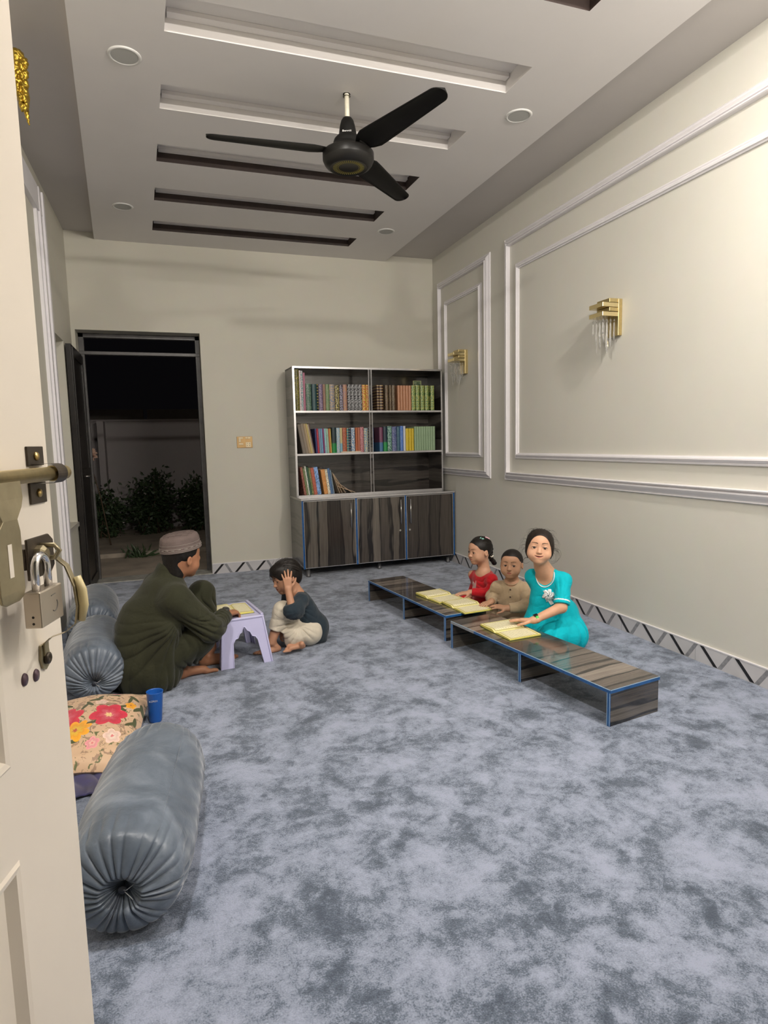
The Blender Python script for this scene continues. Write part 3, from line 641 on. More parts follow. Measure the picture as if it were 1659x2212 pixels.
cols2 = [('navy', (.04, .05, .16)), ('crimson', (.36, .03, .05)), ('slate', (.16, .24, .33)), ('skyblue', (.14, .28, .42)), ('wine', (.22, .03, .12)), ('aqua', (.25, .42, .48)), ('sage', (.26, .40, .30)), ('rust', (.45, .13, .05)), ('gold', (.55, .38, .10))]
rowB = []
x = 236
for i, (w, c) in enumerate(((22, 0), (26, 1), (26, 2), (26, 3), (20, 4), (28, 5), (28, 6), (18, 7), (16, 8))):
    nm, cc = cols2[c]; rowB.append((x, x + w * .74 - .5, .235, (nm + '_book', cc, [min(1, q * 2.2 + .06) for q in cc], 0, float(i)), f'{nm} book among the tilted books on the middle shelf', -0.04)); x += w * .74 + .5
rowB += [(398, 440, .245, ('black_green', (.012, .03, .035), (.01, .22, .05), 3, 1.), 'black and green book left of the post, middle shelf', 0),
 (443, 478, .24, ('white_sky', (.5, .52, .5), (.25, .42, .55), 2, 1.), 'white and sky blue book on the middle shelf', 0), (479, 502, .24, ('cream_blue', (.55, .48, .25), (.2, .4, .5), 3, 2.), 'cream slim book on the middle shelf', 0),
 (504, 546, .24, ('red_brown', (.30, .07, .03), (.45, .15, .08), 2, 2.), 'thick red brown book on the middle shelf', 0), (548, 566, .238, ('tealslim', (.08, .25, .28), (.5, .4, .2), 1, 2.), 'slim teal book on the middle shelf', 0),
 (567, 588, .238, ('blackslim', (.02, .02, .03), (.2, .25, .35), 1, 3.), 'slim black book on the middle shelf', 0), (592, 630, .24, ('blue_white', (.08, .20, .38), (.6, .6, .6), 2, 4.), 'blue and white book on the middle shelf', 0),
 (636, 658, .24, ('orange_a', (.48, .14, .06), (.3, .08, .04), 0, 5.), 'orange red book on the middle shelf', 0), (660, 682, .24, ('orange_b', (.42, .12, .07), (.5, .3, .2), 0, 6.), 'brick red book on the middle shelf', 0),
 (684, 722, .245, ('rose', (.55, .27, .27), (.35, .12, .15), 2, 6.), 'rose pink book on the middle shelf', 0), (725, 766, .235, ('cream_yel', (.58, .50, .28), (.12, .25, .4), 2, 7.), 'cream book with a yellow lower part on the middle shelf', 0),
 (769, 796, .245, ('greydots', (.07, .07, .08), (.3, .3, .33), 1, 8.), 'dark grey dotted book on the middle shelf', 0), (798, 824, .24, ('blueslim', (.03, .10, .28), (.4, .5, .6), 0, 9.), 'blue book against the post on the middle shelf', 0),
 (886, 924, .24, ('maroon_blue', (.16, .05, .10), (.05, .15, .3), 3, 1.), 'maroon book right of the post on the middle shelf', 0), (930, 970, .245, ('black_green2', (.012, .03, .05), (.01, .24, .06), 3, 2.), 'black and green book right of the post, middle shelf', 0),
 (974, 1018, .25, ('darkgreen_motif', (.02, .10, .08), (.30, .48, .40), 2, 3.), 'dark green book with pale motifs on the middle shelf', 0), (1022, 1070, .245, ('navy_motif', (.02, .04, .18), (.45, .48, .6), 0, 8.), 'navy book with white pattern on the middle shelf', 0),
 (1074, 1106, .24, ('petrol', (.03, .10, .16), (.2, .3, .35), 4, 3.), 'petrol blue book on the middle shelf', 0), (1109, 1143, .25, ('royal', (.015, .12, .48), (.4, .5, .7), 0, 7.), 'royal blue book on the middle shelf', 0),
 (1145, 1168, .25, ('whiteblue', (.62, .64, .68), (.4, .45, .6), 4, 1.), 'white book beside the yellow set', 0)]
for k, w in enumerate((34, 28, 26)): rowB.append((1171 + (0, 35, 64)[k], 1171 + (0, 35, 64)[k] + w - 1, .225, ('yellow_set', (.68, .50, .03), (.35, .25, .02), 0, 9.5), 'bright yellow volume in the set of three on the middle shelf', 0, 'yellow volumes on the middle shelf'))
for k in range(9): rowB.append((1265 + k * 26, 1290 + k * 26, .243, ('palegreen_set', (.30, .42, .26), (.16, .24, .14), 0, 4.4), 'pale green volume in the matching set at the right of the middle shelf', 0, 'pale green volumes on the middle shelf'))
G2 = 'books on the middle shelf of the bookcase'
for r in rowB:
    a, b, h, mt, lab, tl = r[:6]; g = r[6] if len(r) > 6 else G2
    book(ux(a), UY + 0.03, SH[0] + 0.001 + abs(math.sin(tl)) * (b - a) * ZU * .5, (b - a) * ZU * 0.96, 0.19, h, book_mat(*mt), lab, g, -tl if False else tl * -1)
for k, (xb, tl, h, nm, cc, w) in enumerate(((104, .17, .28, 'grey_file', (.20, .17, .14), 30), (135, .17, .285, 'taupe_file', (.28, .23, .18), 26), (162, .17, .285, 'kraft_file', (.42, .32, .2), 22), (185, .17, .285, 'yellow_file', (.62, .5, .2), 14), (200, .17, .28, 'cream_file', (.55, .48, .38), 12), (213, .17, .285, 'brown_file', (.20, .12, .10), 9))):
    book(ux(xb), UY + 0.02, SH[0] + 0.001 + math.sin(tl) * w * ZU * .5, w * ZU, 0.20, h, book_mat(nm, cc, [q * .7 for q in cc], 4, k), f'leaning {nm.split("_")[0]} folder at the left end of the middle shelf', 'leaning folders on the middle shelf', tl)
# loose sheets on the middle shelf
MBX(ux(85), ux(235), UY + 0.05, UY + 0.2, SH[0] + 0.289, SH[0] + 0.292).build('paper_sheet', M('paper_grey', (.35, .33, .3), .8)); bpy.data.objects['paper_sheet'].location = (0, 0, 0)
tag(bpy.data.objects['paper_sheet'], 'flat grey sheet lying on top of the leaning folders', 'paper')
MBX(ux(480), ux(680), UY + 0.005, UY + 0.03, SH[0] + 0.0005, SH[0] + 0.012).build('paper_booklet', M('paper_cream', (.6, .52, .4), .8)); tag(bpy.data.objects['paper_booklet'], 'thin cream booklet lying flat at the front of the middle shelf', 'booklet')
ZB = UZ0 + 0.017
low = [(104, 0.13, 0.27, 22, 'red_brown_low', (.20, .06, .04)), (127, 0.13, 0.26, 18, 'green_low', (.16, .2, .09)), (147, 0.13, 0.28, 14, 'white_low', (.5, .5, .45)), (162, 0.13, 0.27, 20, 'forest_low', (.03, .09, .05)), (183, 0.13, 0.26, 18, 'olive_low', (.14, .15, .05)), (203, 0.13, 0.26, 32, 'scarlet_low', (.40, .10, .06)), (236, 0.13, 0.265, 38, 'blue_low', (.12, .22, .42)), (302, 0.13, 0.24, 38, 'orange_low', (.55, .24, .07)), (342, 0.13, 0.24, 24, 'cream_low', (.5, .45, .35)), (367, 0.13, 0.25, 24, 'denim_low', (.07, .14, .28)), (393, 0.13, 0.235, 12, 'steel_low', (.16, .22, .28))]
names = ['red brown', 'green', 'white', 'forest green', 'olive', 'scarlet', 'light blue', 'orange', 'cream', 'denim blue', 'slim steel blue']
for k, (xb, tl, h, w, nm, cc) in enumerate(low):
    book(ux(xb), UY + 0.025, ZB + math.sin(tl) * w * ZU * .5, w * ZU, 0.19, h, book_mat(nm, cc, [min(1, q * 1.8 + .08) for q in cc], 0 if k % 2 else 2, k * 1.3), f'{names[k]} book leaning left on the bottom shelf', 'leaning books on the bottom shelf', tl)
for k, (xb, tl, h) in enumerate(((456, 0.34, 0.215), (479, 0.42, 0.21), (513, 0.56, 0.22), (579, 0.95, 0.2), (613, 1.22, 0.19))):
    book(ux(xb), UY + 0.03, ZB + 0.004, 0.007, 0.16, h, book_mat('buff' + str(k % 2), (.55, .42, .30), (.4, .28, .2), 4, k), ('first', 'second', 'third', 'fourth', 'fifth')[k] + ' slid-down buff booklet after the leaning books, bottom shelf', 'slid-down booklets on the bottom shelf', tl)

# ---------------------------------------------------------------- low desks
DT = m_wood('desk_plank_print', 1, 0.085, (1.05, 0.98, 0.93), 0.75, 1.3, dark=1.1, rough=0.25)
DP = m_wood('desk_side_print', 2, 0.07, (1.0, 0.97, 0.92), 0.8, 4.3, dark=0.6, rough=0.2)
LINE = M('film_line', (0.45, 0.62, 0.75), 0.4); TAPE = M('edge_grey', (0.30, 0.31, 0.33), 0.3, var=0.2, scale=20)
def desk(org, ang, L, label, grey):
    d = empty('low_desk', (org[0], org[1], 0), label, 'desk', rz=ang); D = 0.312; H = 0.166
    top = MB().box(0.002, D, -L, 0, H - 0.014, H).build('desktop', DT, d, world=False)
    e = MB(); e.box(-0.001, 0.002, -L, -grey, H - 0.016, H, 0); e.box(0.0, D + 0.001, -L - 0.002, -L, H - 0.016, H, 0)
    if grey: e.box(-0.001, 0.002, -grey, 0.0, H - 0.016, H, 2)
    for y in (-L,): e.box(-0.0015, 0.0, y, 0, H - 0.002, H + 0.0006, 1); e.box(0, D, -L - 0.0026, -L - 0.002, H - 0.002, H + 0.0006, 1)
    e.build('edge_film', [BLUE, LINE, TAPE], top, world=False)
    for y in (-0.0, -L / 2 - 0.01, -L + 0.018):
        s = MB().box(0.003, D - 0.004, y - 0.017, y - 0.001, 0, H - 0.014).build('support_panel', DP, d, world=False)
        MB().box(-0.001, 0.003, y - 0.018, y, 0.0, H - 0.015, 0).box(-0.0015, -0.0008, y - 0.0035, y - 0.0015, 0, H - 0.015, 1).box(-0.0015, -0.0008, y - 0.0175, y - 0.0155, 0, H - 0.015, 1).build('edge_film', [BLUE, LINE], s, world=False)
desk((1.420, 4.590), math.radians(7.0), 1.163, 'low plank-print desk nearer the bookcase with two open books on it', 0.0)
desk((1.543, 3.318), math.radians(8.8), 1.225, 'low plank-print desk nearer the camera with one open book on it', 0.235)

# ---------------------------------------------------------------- open books
def page_mat(name):
    m, t, b = nt(name); v = coords(t, 'UV'); o = sep(t, v)
    def band(s, a, w): return math_(t, 'LESS_THAN', math_(t, 'ABSOLUTE', math_(t, 'SUBTRACT', s, a)), w)
    fx_ = math_(t, 'ABSOLUTE', math_(t, 'SUBTRACT', o[0], 0.5)); fy_ = math_(t, 'ABSOLUTE', math_(t, 'SUBTRACT', o[1], 0.5))
    mx = math_(t, 'MAXIMUM', math_(t, 'MULTIPLY', fx_, 1.0), math_(t, 'MULTIPLY', fy_, 1.0))
    frame = band(mx, 0.435, 0.012)
    inside = math_(t, 'LESS_THAN', mx, 0.40)
    lines = math_(t, 'GREATER_THAN', math_(t, 'FRACT', math_(t, 'MULTIPLY', o[1], 13.0)), 0.5)
    scr = noise(t, v, 34, 3, 0.6, 1.0); sc = math_(t, 'GREATER_THAN', scr.outputs[0], 0.5)
    ink = math_(t, 'MULTIPLY', math_(t, 'MULTIPLY', inside, lines), math_(t, 'MULTIPLY', sc, 0.42))
    body = mixc(t, inside, (0.78, 0.70, 0.30), (0.80, 0.74, 0.50))
    c = mixc(t, ink, body, (0.22, 0.2, 0.12)); c = mixc(t, math_(t, 'MULTIPLY', frame, 0.75), c, (0.16, 0.15, 0.08))
    t.links.new(c, b.inputs['Base Color']); b.inputs['Roughness'].default_value = 0.6; return m
PGM = page_mat('printed_page'); PEDGE = M('page_edge_yellow', (0.74, 0.66, 0.16), 0.7, var=0.1, scale=100); PCOV = M('book_cover_dark', (0.10, 0.12, 0.03), 0.5)
def open_book(loc, ang, label, w=0.150, h=0.205, lift=0.012, asym=0.0):
    """spine runs along local x; pages open towards +y and -y"""
    r = empty('open_book', loc, label, 'book', rz=ang)
    MB().box(-h / 2 - .002, h / 2 + .002, -w - .002, w + .002, 0, 0.002).build('cover', PCOV, r, world=False)
    for s in (1, -1):
        nn = 14; th = lift * (1.35 if s > 0 else 0.9)
        prof = []
        for i in range(nn):
            u = i / (nn - 1); prof.append((s * w * u * 0.985, 0.002 + th * (math.sin(min(1, u * 4.0) * PI / 2) * (1 - 0.45 * u)) + 0.001 + asym * (1 if s > 0 else 0) * u * u))
        me_v = [(-h / 2, y, z) for y, z in prof] + [(h / 2, y, z) for y, z in prof]
        nb = len(me_v); me_v += [(-h / 2, y, 0.002 + asym * (1 if s > 0 else 0) * (abs(y) / w) ** 2) for y, z in prof] + [(h / 2, y, 0.002 + asym * (1 if s > 0 else 0) * (abs(y) / w) ** 2) for y, z in prof]
        fs = []; mi = []
        for i in range(nn - 1):
            fs.append((i, i + 1, nn + i + 1, nn + i)); mi.append(0)
            fs.append((nb + i, nb + nn + i, nb + nn + i + 1, nb + i + 1)); mi.append(1)
            fs.append((i, nb + i, nb + i + 1, i + 1)); mi.append(1); fs.append((nn + i, nn + i + 1, nb + nn + i + 1, nb + nn + i)); mi.append(1)
        fs.append((nn - 1, nb + nn - 1, nb + 2 * nn - 1, 2 * nn - 1)); mi.append(1)
        me = bpy.data.meshes.new('pages'); me.from_pydata(me_v, [], fs); me.materials.append(PGM); me.materials.append(PEDGE)
        me.polygons.foreach_set('material_index', mi)
        uv = me.uv_layers.new(name='UVMap')
        for p in me.polygons:
            for li in p.loop_indices:
                co = me.vertices[me.loops[li].vertex_index].co; uv.data[li].uv = (abs(co.y) / w, co.x / h + 0.5)
        o = bpy.data.objects.new('pages', me); COL.objects.link(o); o.parent = r
    return r
open_book((1.715, 3.870, 0.1665), math.radians(10), 'open book with yellow pages in front of the girl in red', asym=0.006)
open_book((1.772, 3.566, 0.1665), math.radians(4.5), 'open book with yellow pages in front of the boy in beige', asym=0.004)
open_book((1.766, 3.006, 0.1665), math.radians(4.5), 'open book with yellow pages under the hand of the girl in turquoise', asym=0.004)

# ---------------------------------------------------------------- lilac plastic book stand between the teacher and the boy
LIL = M('lilac_plastic', (0.52, 0.51, 0.74), 0.32, var=0.04, scale=4)
st = empty('plastic_stand', (0.222, 3.462, 0), 'lilac plastic stand with arched ends between the man in green and the boy', 'stand', rz=math.radians(8))
def arch_panel(y, sgn):
    # trapezoid end panel with a stepped pointed arch cut out of it; built in the stand's own frame
    H = 0.268; tl, trr, bl, br = 0.0, 0.232, -0.024, 0.268
    arch = [(0.046, 0.0), (0.050, 0.135), (0.066, 0.160), (0.080, 0.163), (0.090, 0.185), (0.104, 0.195), (0.114, 0.222), (0.124, 0.222), (0.136, 0.200), (0.152, 0.190), (0.163, 0.165), (0.180, 0.160), (0.194, 0.140), (0.222, 0.0)]
    outl = [(bl, 0)] + arch + [(br, 0), (trr, H), (tl, H)]
    lean = 0.035 * sgn; mb = MB()
    pts = [Vector((x, y - lean * (1 - z / H), z)) for x, z in outl]
    mb.prism(pts, None, Vector((0, 0.010 * sgn, 0)))
    for k in range(len(arch) - 1):
        (x0, z0), (x1, z1) = arch[k], arch[k + 1]
        a = Vector((x0, y - lean * (1 - z0 / H), z0)); b = Vector((x1, y - lean * (1 - z1 / H), z1)); mb.tube([a, b], 0.0036, 8)
        mb.lathe([(0, -.0036), (.0025, -.0025), (.0036, 0), (.0025, .0025), (0, .0036)], b, 8)
    mb.tube([pts[0], pts[-1]], 0.006, 8); mb.tube([pts[-3], pts[-2]], 0.006, 8)
    for (xb, xt, dx) in ((bl, tl, 1), (br, trr, -1)):
        for k, (o0, o1, ins) in enumerate(((0.0, 0.02, 0.0), (0.02, 0.034, 0.007), (0.034, 0.06, 0.0))):
            a = [(xb + dx * ins, 0), (xb + dx * (ins + 0.006), 0), (xt + dx * (ins + 0.006), H), (xt + dx * ins, H)]
            mb.prism([Vector((x, y - lean * (1 - z / H) + sgn * o0, z)) for x, z in a], None, Vector((0, sgn * (o1 - o0), 0)))
    return mb.build('end_panel', LIL, st, bevel=0.0015, world=False)
arch_panel(0.035, 1); arch_panel(0.385, -1)
MB().box(-0.004, 0.238, 0.03, 0.39, 0.262, 0.276).box(-0.006, 0.008, 0.045, 0.375, 0.235, 0.27).box(0.226, 0.240, 0.045, 0.375, 0.235, 0.27).box(0.220, 0.238, 0.036, 0.385, 0.276, 0.285).build('top_board', LIL, st, bevel=0.004, world=False)
q = chain_matrix(st) @ Vector((0.105, 0.215, 0.2765))
ob = open_book(q, math.radians(96), 'open book with cream pages on the lilac plastic stand', w=0.098, h=0.23, lift=0.010)

# ---------------------------------------------------------------- blue cup
cu = empty('plastic_cup', (-0.138, 2.915, 0), 'blue plastic cup standing on the carpet beside the floral cushion', 'cup')
CUPM = M('cup_blue', (0.012, 0.10, 0.42), 0.28, var=0.06)
rot = Matrix.Translation((-0.138, 2.915, 0.0)) @ Matrix.Rotation(math.radians(1.5), 4, 'Y')
MB().lathe([(0.0, 0.001), (0.026, 0.001), (0.028, 0.006), (0.0365, 0.140), (0.0375, 0.143), (0.0355, 0.143), (0.034, 0.138), (0.026, 0.008), (0.0, 0.006)], (0, 0, 0), 40, mat=rot).build('cup_body', CUPM, cu)
text('lettering', 'KOREX', 0.0115, M('cup_print', (0.45, 0.5, 0.6), 0.4), (-0.1405, 2.8795, 0.108), Matrix.Rotation(math.radians(-3), 4, 'Z') @ Matrix.Rotation(math.radians(87), 4, 'X'), cu)

# ---------------------------------------------------------------- velvet bolsters
def m_velvet():
    m, t, b = nt('velvet_blue_grey'); v = coords(t)
    n = noise(t, v, 7, 5, 0.6, 0.8); n2 = noise(t, v, 60, 3, 0.6)
    t.links.new(ramp(t, n.outputs[0], [(0.3, (0.070, 0.090, 0.122)), (0.5, (0.115, 0.143, 0.186)), (0.72, (0.205, 0.240, 0.300))]), b.inputs['Base Color'])
    b.inputs['Roughness'].default_value = 0.42; b.inputs['Sheen Weight'].default_value = 0.5; b.inputs['Sheen Roughness'].default_value = 0.35
    b.inputs['Specular IOR Level'].default_value = 0.6
    bump(t, b, math_(t, 'ADD', math_(t, 'MULTIPLY', n.outputs[0], 0.8), math_(t, 'MULTIPLY', n2.outputs[0], 0.2)), 0.25, 0.02); return m
VEL = m_velvet(); KNOT = M('gather_button', (0.03, 0.035, 0.05), 0.6)
def bolster(front, back, R, label, seed, knot_drop=0.0, sag=0.06, dirt=1.0):
    front, back = Vector(front), Vector(back); ax = (back - front); L = ax.length; ax.normalize()
    side = Vector((0, 0, 1)).cross(ax).normalized(); up = Vector((0, 0, 1))
    rnd = random.Random(seed); root = empty('bolster', ((front + back) / 2).xy.to_3d(), label, 'bolster', 'velvet bolsters')
    npl = 26; ph = [rnd.uniform(-.5, .5) for _ in range(npl + 1)]; ph[-1] = ph[0]; am = [rnd.uniform(.5, 1.3) for _ in range(npl + 1)]; am[-1] = am[0]
    NU, NC, NBODY = 312, 26, 40
    def pleat(u):
        q = u * npl; i = int(q) % npl; f = q - int(q)
        ph_ = lerp(ph[i], ph[i + 1], f); a = lerp(am[i], am[i + 1], f)
        return a * (abs(math.sin(PI * (q + ph_ * .6))) ** 0.6 - 0.55)
    rows = []
    def ring(kind, t):
        row = []
        for i in range(NU):
            u = i / NU; a = 2 * PI * u; pl = pleat(u)
            if kind == 'body':
                rr = R * (1 - 0.10 * abs(2 * t - 1) ** 5) + R * 0.010 * math.sin(5 * a + 9 * t + seed) + R * 0.008 * math.sin(17 * t + 3 * a)
                e = min(t, 1 - t) * L; k = max(0, 1 - e / 0.15)
                rr += pl * 0.017 * k * k * (0.3 + 0.7 * (math.sin(a + seed) * .5 + .5))
                dpt = L * t
                # shallow wrinkles across the top
                rr += 0.0022 * math.sin(60 * t + 4 * math.sin(3 * a + seed)) * (0.5 + 0.5 * math.sin(2 * a + 1))
                drop = 0.0
            else:
                k = t  # 1 at rim, 0 in the middle
                rr = R * 0.90 * k + 0.0015
                rim = math.sqrt(max(0, 1 - k * k)); bulge = 0.045 * rim if k > 0.35 else 0.045 * math.sqrt(1 - .35 ** 2) * (k / 0.35) ** 0.7 - 0.022 * (1 - k / 0.35)
                dpt = -bulge - pl * 0.016 * (k * (1 - k) * 4) ** 0.5 * (0.45 + 0.55 * (1 - k)) - pl * 0.006 * k
                drop = knot_drop * (1 - k)
            x = math.cos(a) * rr; z = math.sin(a) * rr
            zz = z * (1 - sag * (1 if z < 0 else 0.5)); x *= 1 + sag * 0.5
            if kind == 'capB': dpt = L - dpt
            p = front + ax * dpt + side * x + up * (zz - drop)
            if p.z < 0.003: p.z = 0.003
            row.append(p)
        return row
    for j in range(NC): rows.append(ring('cap', (j / (NC - 1)) ** 0.85))
    for j in range(1, NBODY): rows.append(ring('body', j / NBODY * 0.98 + 0.01))
    for j in range(NC): rows.append(ring('capB', (1 - j / (NC - 1)) ** 0.85))
    vs = [p for r in rows for p in r]; fs = []
    for j in range(len(rows) - 1):
        for i in range(NU): fs.append((j * NU + i, j * NU + (i + 1) % NU, (j + 1) * NU + (i + 1) % NU, (j + 1) * NU + i))
    mb = MB().add(vs, fs, 0, True); mb.build('cover', VEL, root)
    kp = front + up * -knot_drop - ax * 0.018
    MB().lathe([(0.0, -0.006), (0.010, -0.004), (0.012, 0.0), (0.009, 0.004), (0.0, 0.006)], mat=Matrix.Translation(kp) @ ax.to_track_quat('Z', 'Y').to_matrix().to_4x4(), seg=14).build('button', KNOT, root)
    # piped seam round the body and a few loose threads
    th = MB()
    th.tube([kp + Vector((0, 0, 0)), kp - ax * 0.014 + side * -0.02 + up * -0.012, kp - ax * 0.01 + side * -0.032 + up * -0.035], 0.0012, 5)
    th.tube([kp, kp - ax * 0.016 + side * -0.012 + up * 0.008, kp - ax * 0.008 + side * -0.03 + up * 0.016], 0.0009, 5)
    th.build('thread', M('thread_pale', (.5, .52, .55), .7), root)
    pr = []
    for j in range(41):
        t = j / 40; e = R * (1 - 0.10 * abs(2 * (0.02 + .96 * t) - 1) ** 5) + 0.001; a = 0.95
        pr.append(front + ax * (L * (0.02 + .96 * t)) + side * (-math.cos(a) * e * (1 + sag * .5)) + up * (math.sin(a) * e * (1 - sag * .5)))
    th = MB(); th.tube(pr, 0.0014, 5); th.build('seam', VEL, root)
bolster((-0.178, 1.610, 0.148), (-0.100, 2.225, 0.150), 0.157, 'large blue-grey velvet bolster lying closest to the camera', 1, 0.01)
bolster((-0.425, 3.27, 0.146), (-0.47, 3.90, 0.146), 0.152, 'blue-grey velvet bolster behind the floral cushion, against the man', 2, 0.05)
bolster((-0.53, 4.18, 0.144), (-0.58, 4.86, 0.144), 0.148, 'blue-grey velvet bolster furthest back, below the left wall', 3, 0.03)

# ---------------------------------------------------------------- floral cushion
def m_floral():
    m, t, b = nt('floral_print'); v = coords(t, 'UV'); o = sep(t, v)
    base = (0.62, 0.42, 0.27); col = None
    n = noise(t, v, 7.5, 3, 0.55, 2.2); lf = ramp(t, n.outputs[0], [(0.565, (0, 0, 0)), (0.585, (1, 1, 1))])
    col = mixc(t, lf, base, (0.36, 0.23, 0.15))
    n2 = noise(t, v, 11, 3, 0.5, 2.5); l2 = ramp(t, n2.outputs[0], [(0.62, (0, 0, 0)), (0.63, (1, 1, 1))])
    col = mixc(t, l2, col, (0.14, 0.15, 0.06))
    def flower(cx, cy, r, pet, c1, c2, cc, ph):
        nonlocal col
        dx = math_(t, 'SUBTRACT', o[0], cx); dy = math_(t, 'SUBTRACT', o[1], cy)
        d = math_(t, 'SQRT', math_(t, 'ADD', math_(t, 'POWER', dx, 2), math_(t, 'POWER', dy, 2)))
        an = math_(t, 'ARCTAN2', dy, dx)
        w = math_(t, 'MULTIPLY', math_(t, 'ABSOLUTE', math_(t, 'SINE', math_(t, 'ADD', math_(t, 'MULTIPLY', an, pet / 2), ph))), 0.32)
        lim = math_(t, 'MULTIPLY', math_(t, 'ADD', w, 0.72), r)
        rel = math_(t, 'DIVIDE', d, lim)
        inside = math_(t, 'LESS_THAN', rel, 1.0)
        nz = noise(t, v, 34, 2, 0.5, 1.5)
        rk = math_(t, 'ADD', rel, math_(t, 'MULTIPLY', math_(t, 'SUBTRACT', nz.outputs[0], 0.5), 0.55))
        c = ramp(t, rk, [(0.12, cc), (0.22, c2), (0.62, c1), (0.98, [min(1, q * 1.25) for q in c1])])
        col = mixc(t, inside, col, c)
    def leafy(cx, cy, rx, ry, rot, c):
        nonlocal col
        dx = math_(t, 'SUBTRACT', o[0], cx); dy = math_(t, 'SUBTRACT', o[1], cy); cr, sr = math.cos(rot), math.sin(rot)
        a = math_(t, 'ADD', math_(t, 'MULTIPLY', dx, cr), math_(t, 'MULTIPLY', dy, sr)); bq = math_(t, 'SUBTRACT', math_(t, 'MULTIPLY', dy, cr), math_(t, 'MULTIPLY', dx, sr))
        e = math_(t, 'ADD', math_(t, 'POWER', math_(t, 'DIVIDE', a, rx), 2), math_(t, 'POWER', math_(t, 'DIVIDE', bq, ry), 2))
        col = mixc(t, math_(t, 'LESS_THAN', e, 1.0), col, c)
    G_ = (0.075, 0.085, 0.03)
    for k_, q in enumerate(((.62, .40), (.50, .64), (.80, .60), (.92, .42), (.38, .27), (.24, .44), (.86, .76), (.70, .86), (.95, .64), (.46, .18), (.56, .76), (.30, .68))):
        for j_ in (0, 1): leafy(q[0] + .03 * j_, q[1] + .035 * j_, .062, .017, k_ * 1.3 + j_ * .9, G_)
    RED, PNK, ORG = (0.55, 0.03, 0.06), (0.62, 0.12, 0.16), (0.78, 0.34, 0.02)
    flower(.38, .50, .135, 6, RED, PNK, (0.8, 0.6, 0.2), 0.3); flower(.72, .50, .15, 6, RED, PNK, (0.8, 0.55, 0.25), 1.0)
    flower(.50, .33, .12, 8, ORG, (0.75, 0.5, 0.05), (0.5, 0.08, 0.05), 0.2)
    flower(.80, .24, .07, 5, (0.72, 0.5, 0.42), (0.8, 0.65, 0.55), (0.7, 0.2, 0.2), 0.0); flower(.66, .18, .055, 5, (0.7, 0.28, 0.3), (0.8, 0.5, 0.4), (.7, .2, .2), 0.5)
    flower(.62, .70, .055, 5, (0.72, 0.5, 0.40), (0.8, 0.65, 0.5), (0.5, 0.2, 0.2), 0.7); flower(.88, .66, .05, 5, ORG, ORG, (.4, .1, .05), 0.7); flower(.72, .92, .05, 5, (.7, .3, .3), (.8, .6, .5), (.6, .2, .2), 0.7); flower(.22, .80, .05, 5, (0.6, 0.2, 0.12), (.7, .4, .3), (.5, .1, .1), 0.1)
    t.links.new(col, b.inputs['Base Color']); b.inputs['Roughness'].default_value = 0.55; b.inputs['Sheen Weight'].default_value = 0.15
    bump(t, b, noise(t, v, 14, 4, 0.6).outputs[0], 0.15, 0.01); return m
cs = empty('floral_cushion', (-0.42, 2.85, 0), 'beige cushion printed with red and orange flowers, beside the blue cup', 'cushion')
def cushion(cx, cy, sx_, sy_, rz, thick, tilt, name, mat, parent):
    n = 46; vs = []; uvs = []
    R = Matrix.Translation((cx, cy, 0)) @ Matrix.Rotation(rz, 4, 'Z') @ Matrix.Rotation(tilt, 4, 'X')
    for sgn in (1, -1):
        for j in range(n):
            for i in range(n):
                u, v = i / (n - 1) * 2 - 1, j / (n - 1) * 2 - 1
                pinch = 1 - 0.085 * (1 - (abs(u * v)) ** 1.5) * 0 - 0.07 * ((u * u) * (1 - v * v) + (v * v) * (1 - u * u))
                prof = max(0.0, (1 - abs(u) ** 2.6) * (1 - abs(v) ** 2.6)) ** 0.55
                z = sgn * thick * prof * (1 + 0.05 * math.sin(7 * u + 3 * v) + 0.04 * math.sin(11 * v - 2 * u)) + 0.006 * math.sin(5 * u + 1) * (abs(v) > .8)
                vs.append(R @ Vector((u * sx_ * pinch, v * sy_ * pinch, z * (1 if sgn > 0 else 0.75)))); uvs.append((u * .5 + .5, v * .5 + .5))
    fs = []
    for s in range(2):
        for j in range(n - 1):
            for i in range(n - 1):
                a = s * n * n + j * n + i; f = (a, a + 1, a + n + 1, a + n); fs.append(f if s == 0 else f[::-1])
    mz = min(p.z for p in vs); vs = [Vector((p.x, p.y, max(p.z - mz * 0.55, 0.006 + 0.0))) for p in vs]
    inv = chain_matrix(parent).inverted(); me = bpy.data.meshes.new(name); me.from_pydata([tuple(inv @ p) for p in vs], [], fs)
    uv = me.uv_layers.new(name='UVMap')
    for p in me.polygons:
        p.use_smooth = True
        for li in p.loop_indices: uv.data[li].uv = uvs[me.loops[li].vertex_index]
    me.materials.append(mat); o = bpy.data.objects.new(name, me); COL.objects.link(o); o.parent = parent
cushion(-0.425, 2.80, 0.25, 0.335, math.radians(-4), 0.085, math.radians(3), 'cushion_case', m_floral(), cs)
# crumpled dark blue velvet cloth under the cushion
NAVY = M('navy_velvet', (0.012, 0.01, 0.10), 0.5, sheen=0.6, var=0.4, scale=20)
def cl(u, v):
    x = -0.50 + 0.24 * u + 0.012 * math.sin(9 * v); y = 2.36 + 0.34 * v - 0.06 * u + 0.02 * math.sin(13 * u)
    return (x, y, 0.005 + 0.010 * abs(math.sin(11 * u + 5 * v)) * math.sin(PI * min(1, max(0, u))) + 0.004)
vs, fs = grid_surface(cl, 40, 40)
c = MB().add(vs, fs, 0, True).build('navy_cloth', NAVY); sm = c.modifiers.new('thick', 'SOLIDIFY'); sm.thickness = 0.004
tag(c, 'crumpled dark blue velvet cloth peeking out from under the floral cushion', 'cloth')

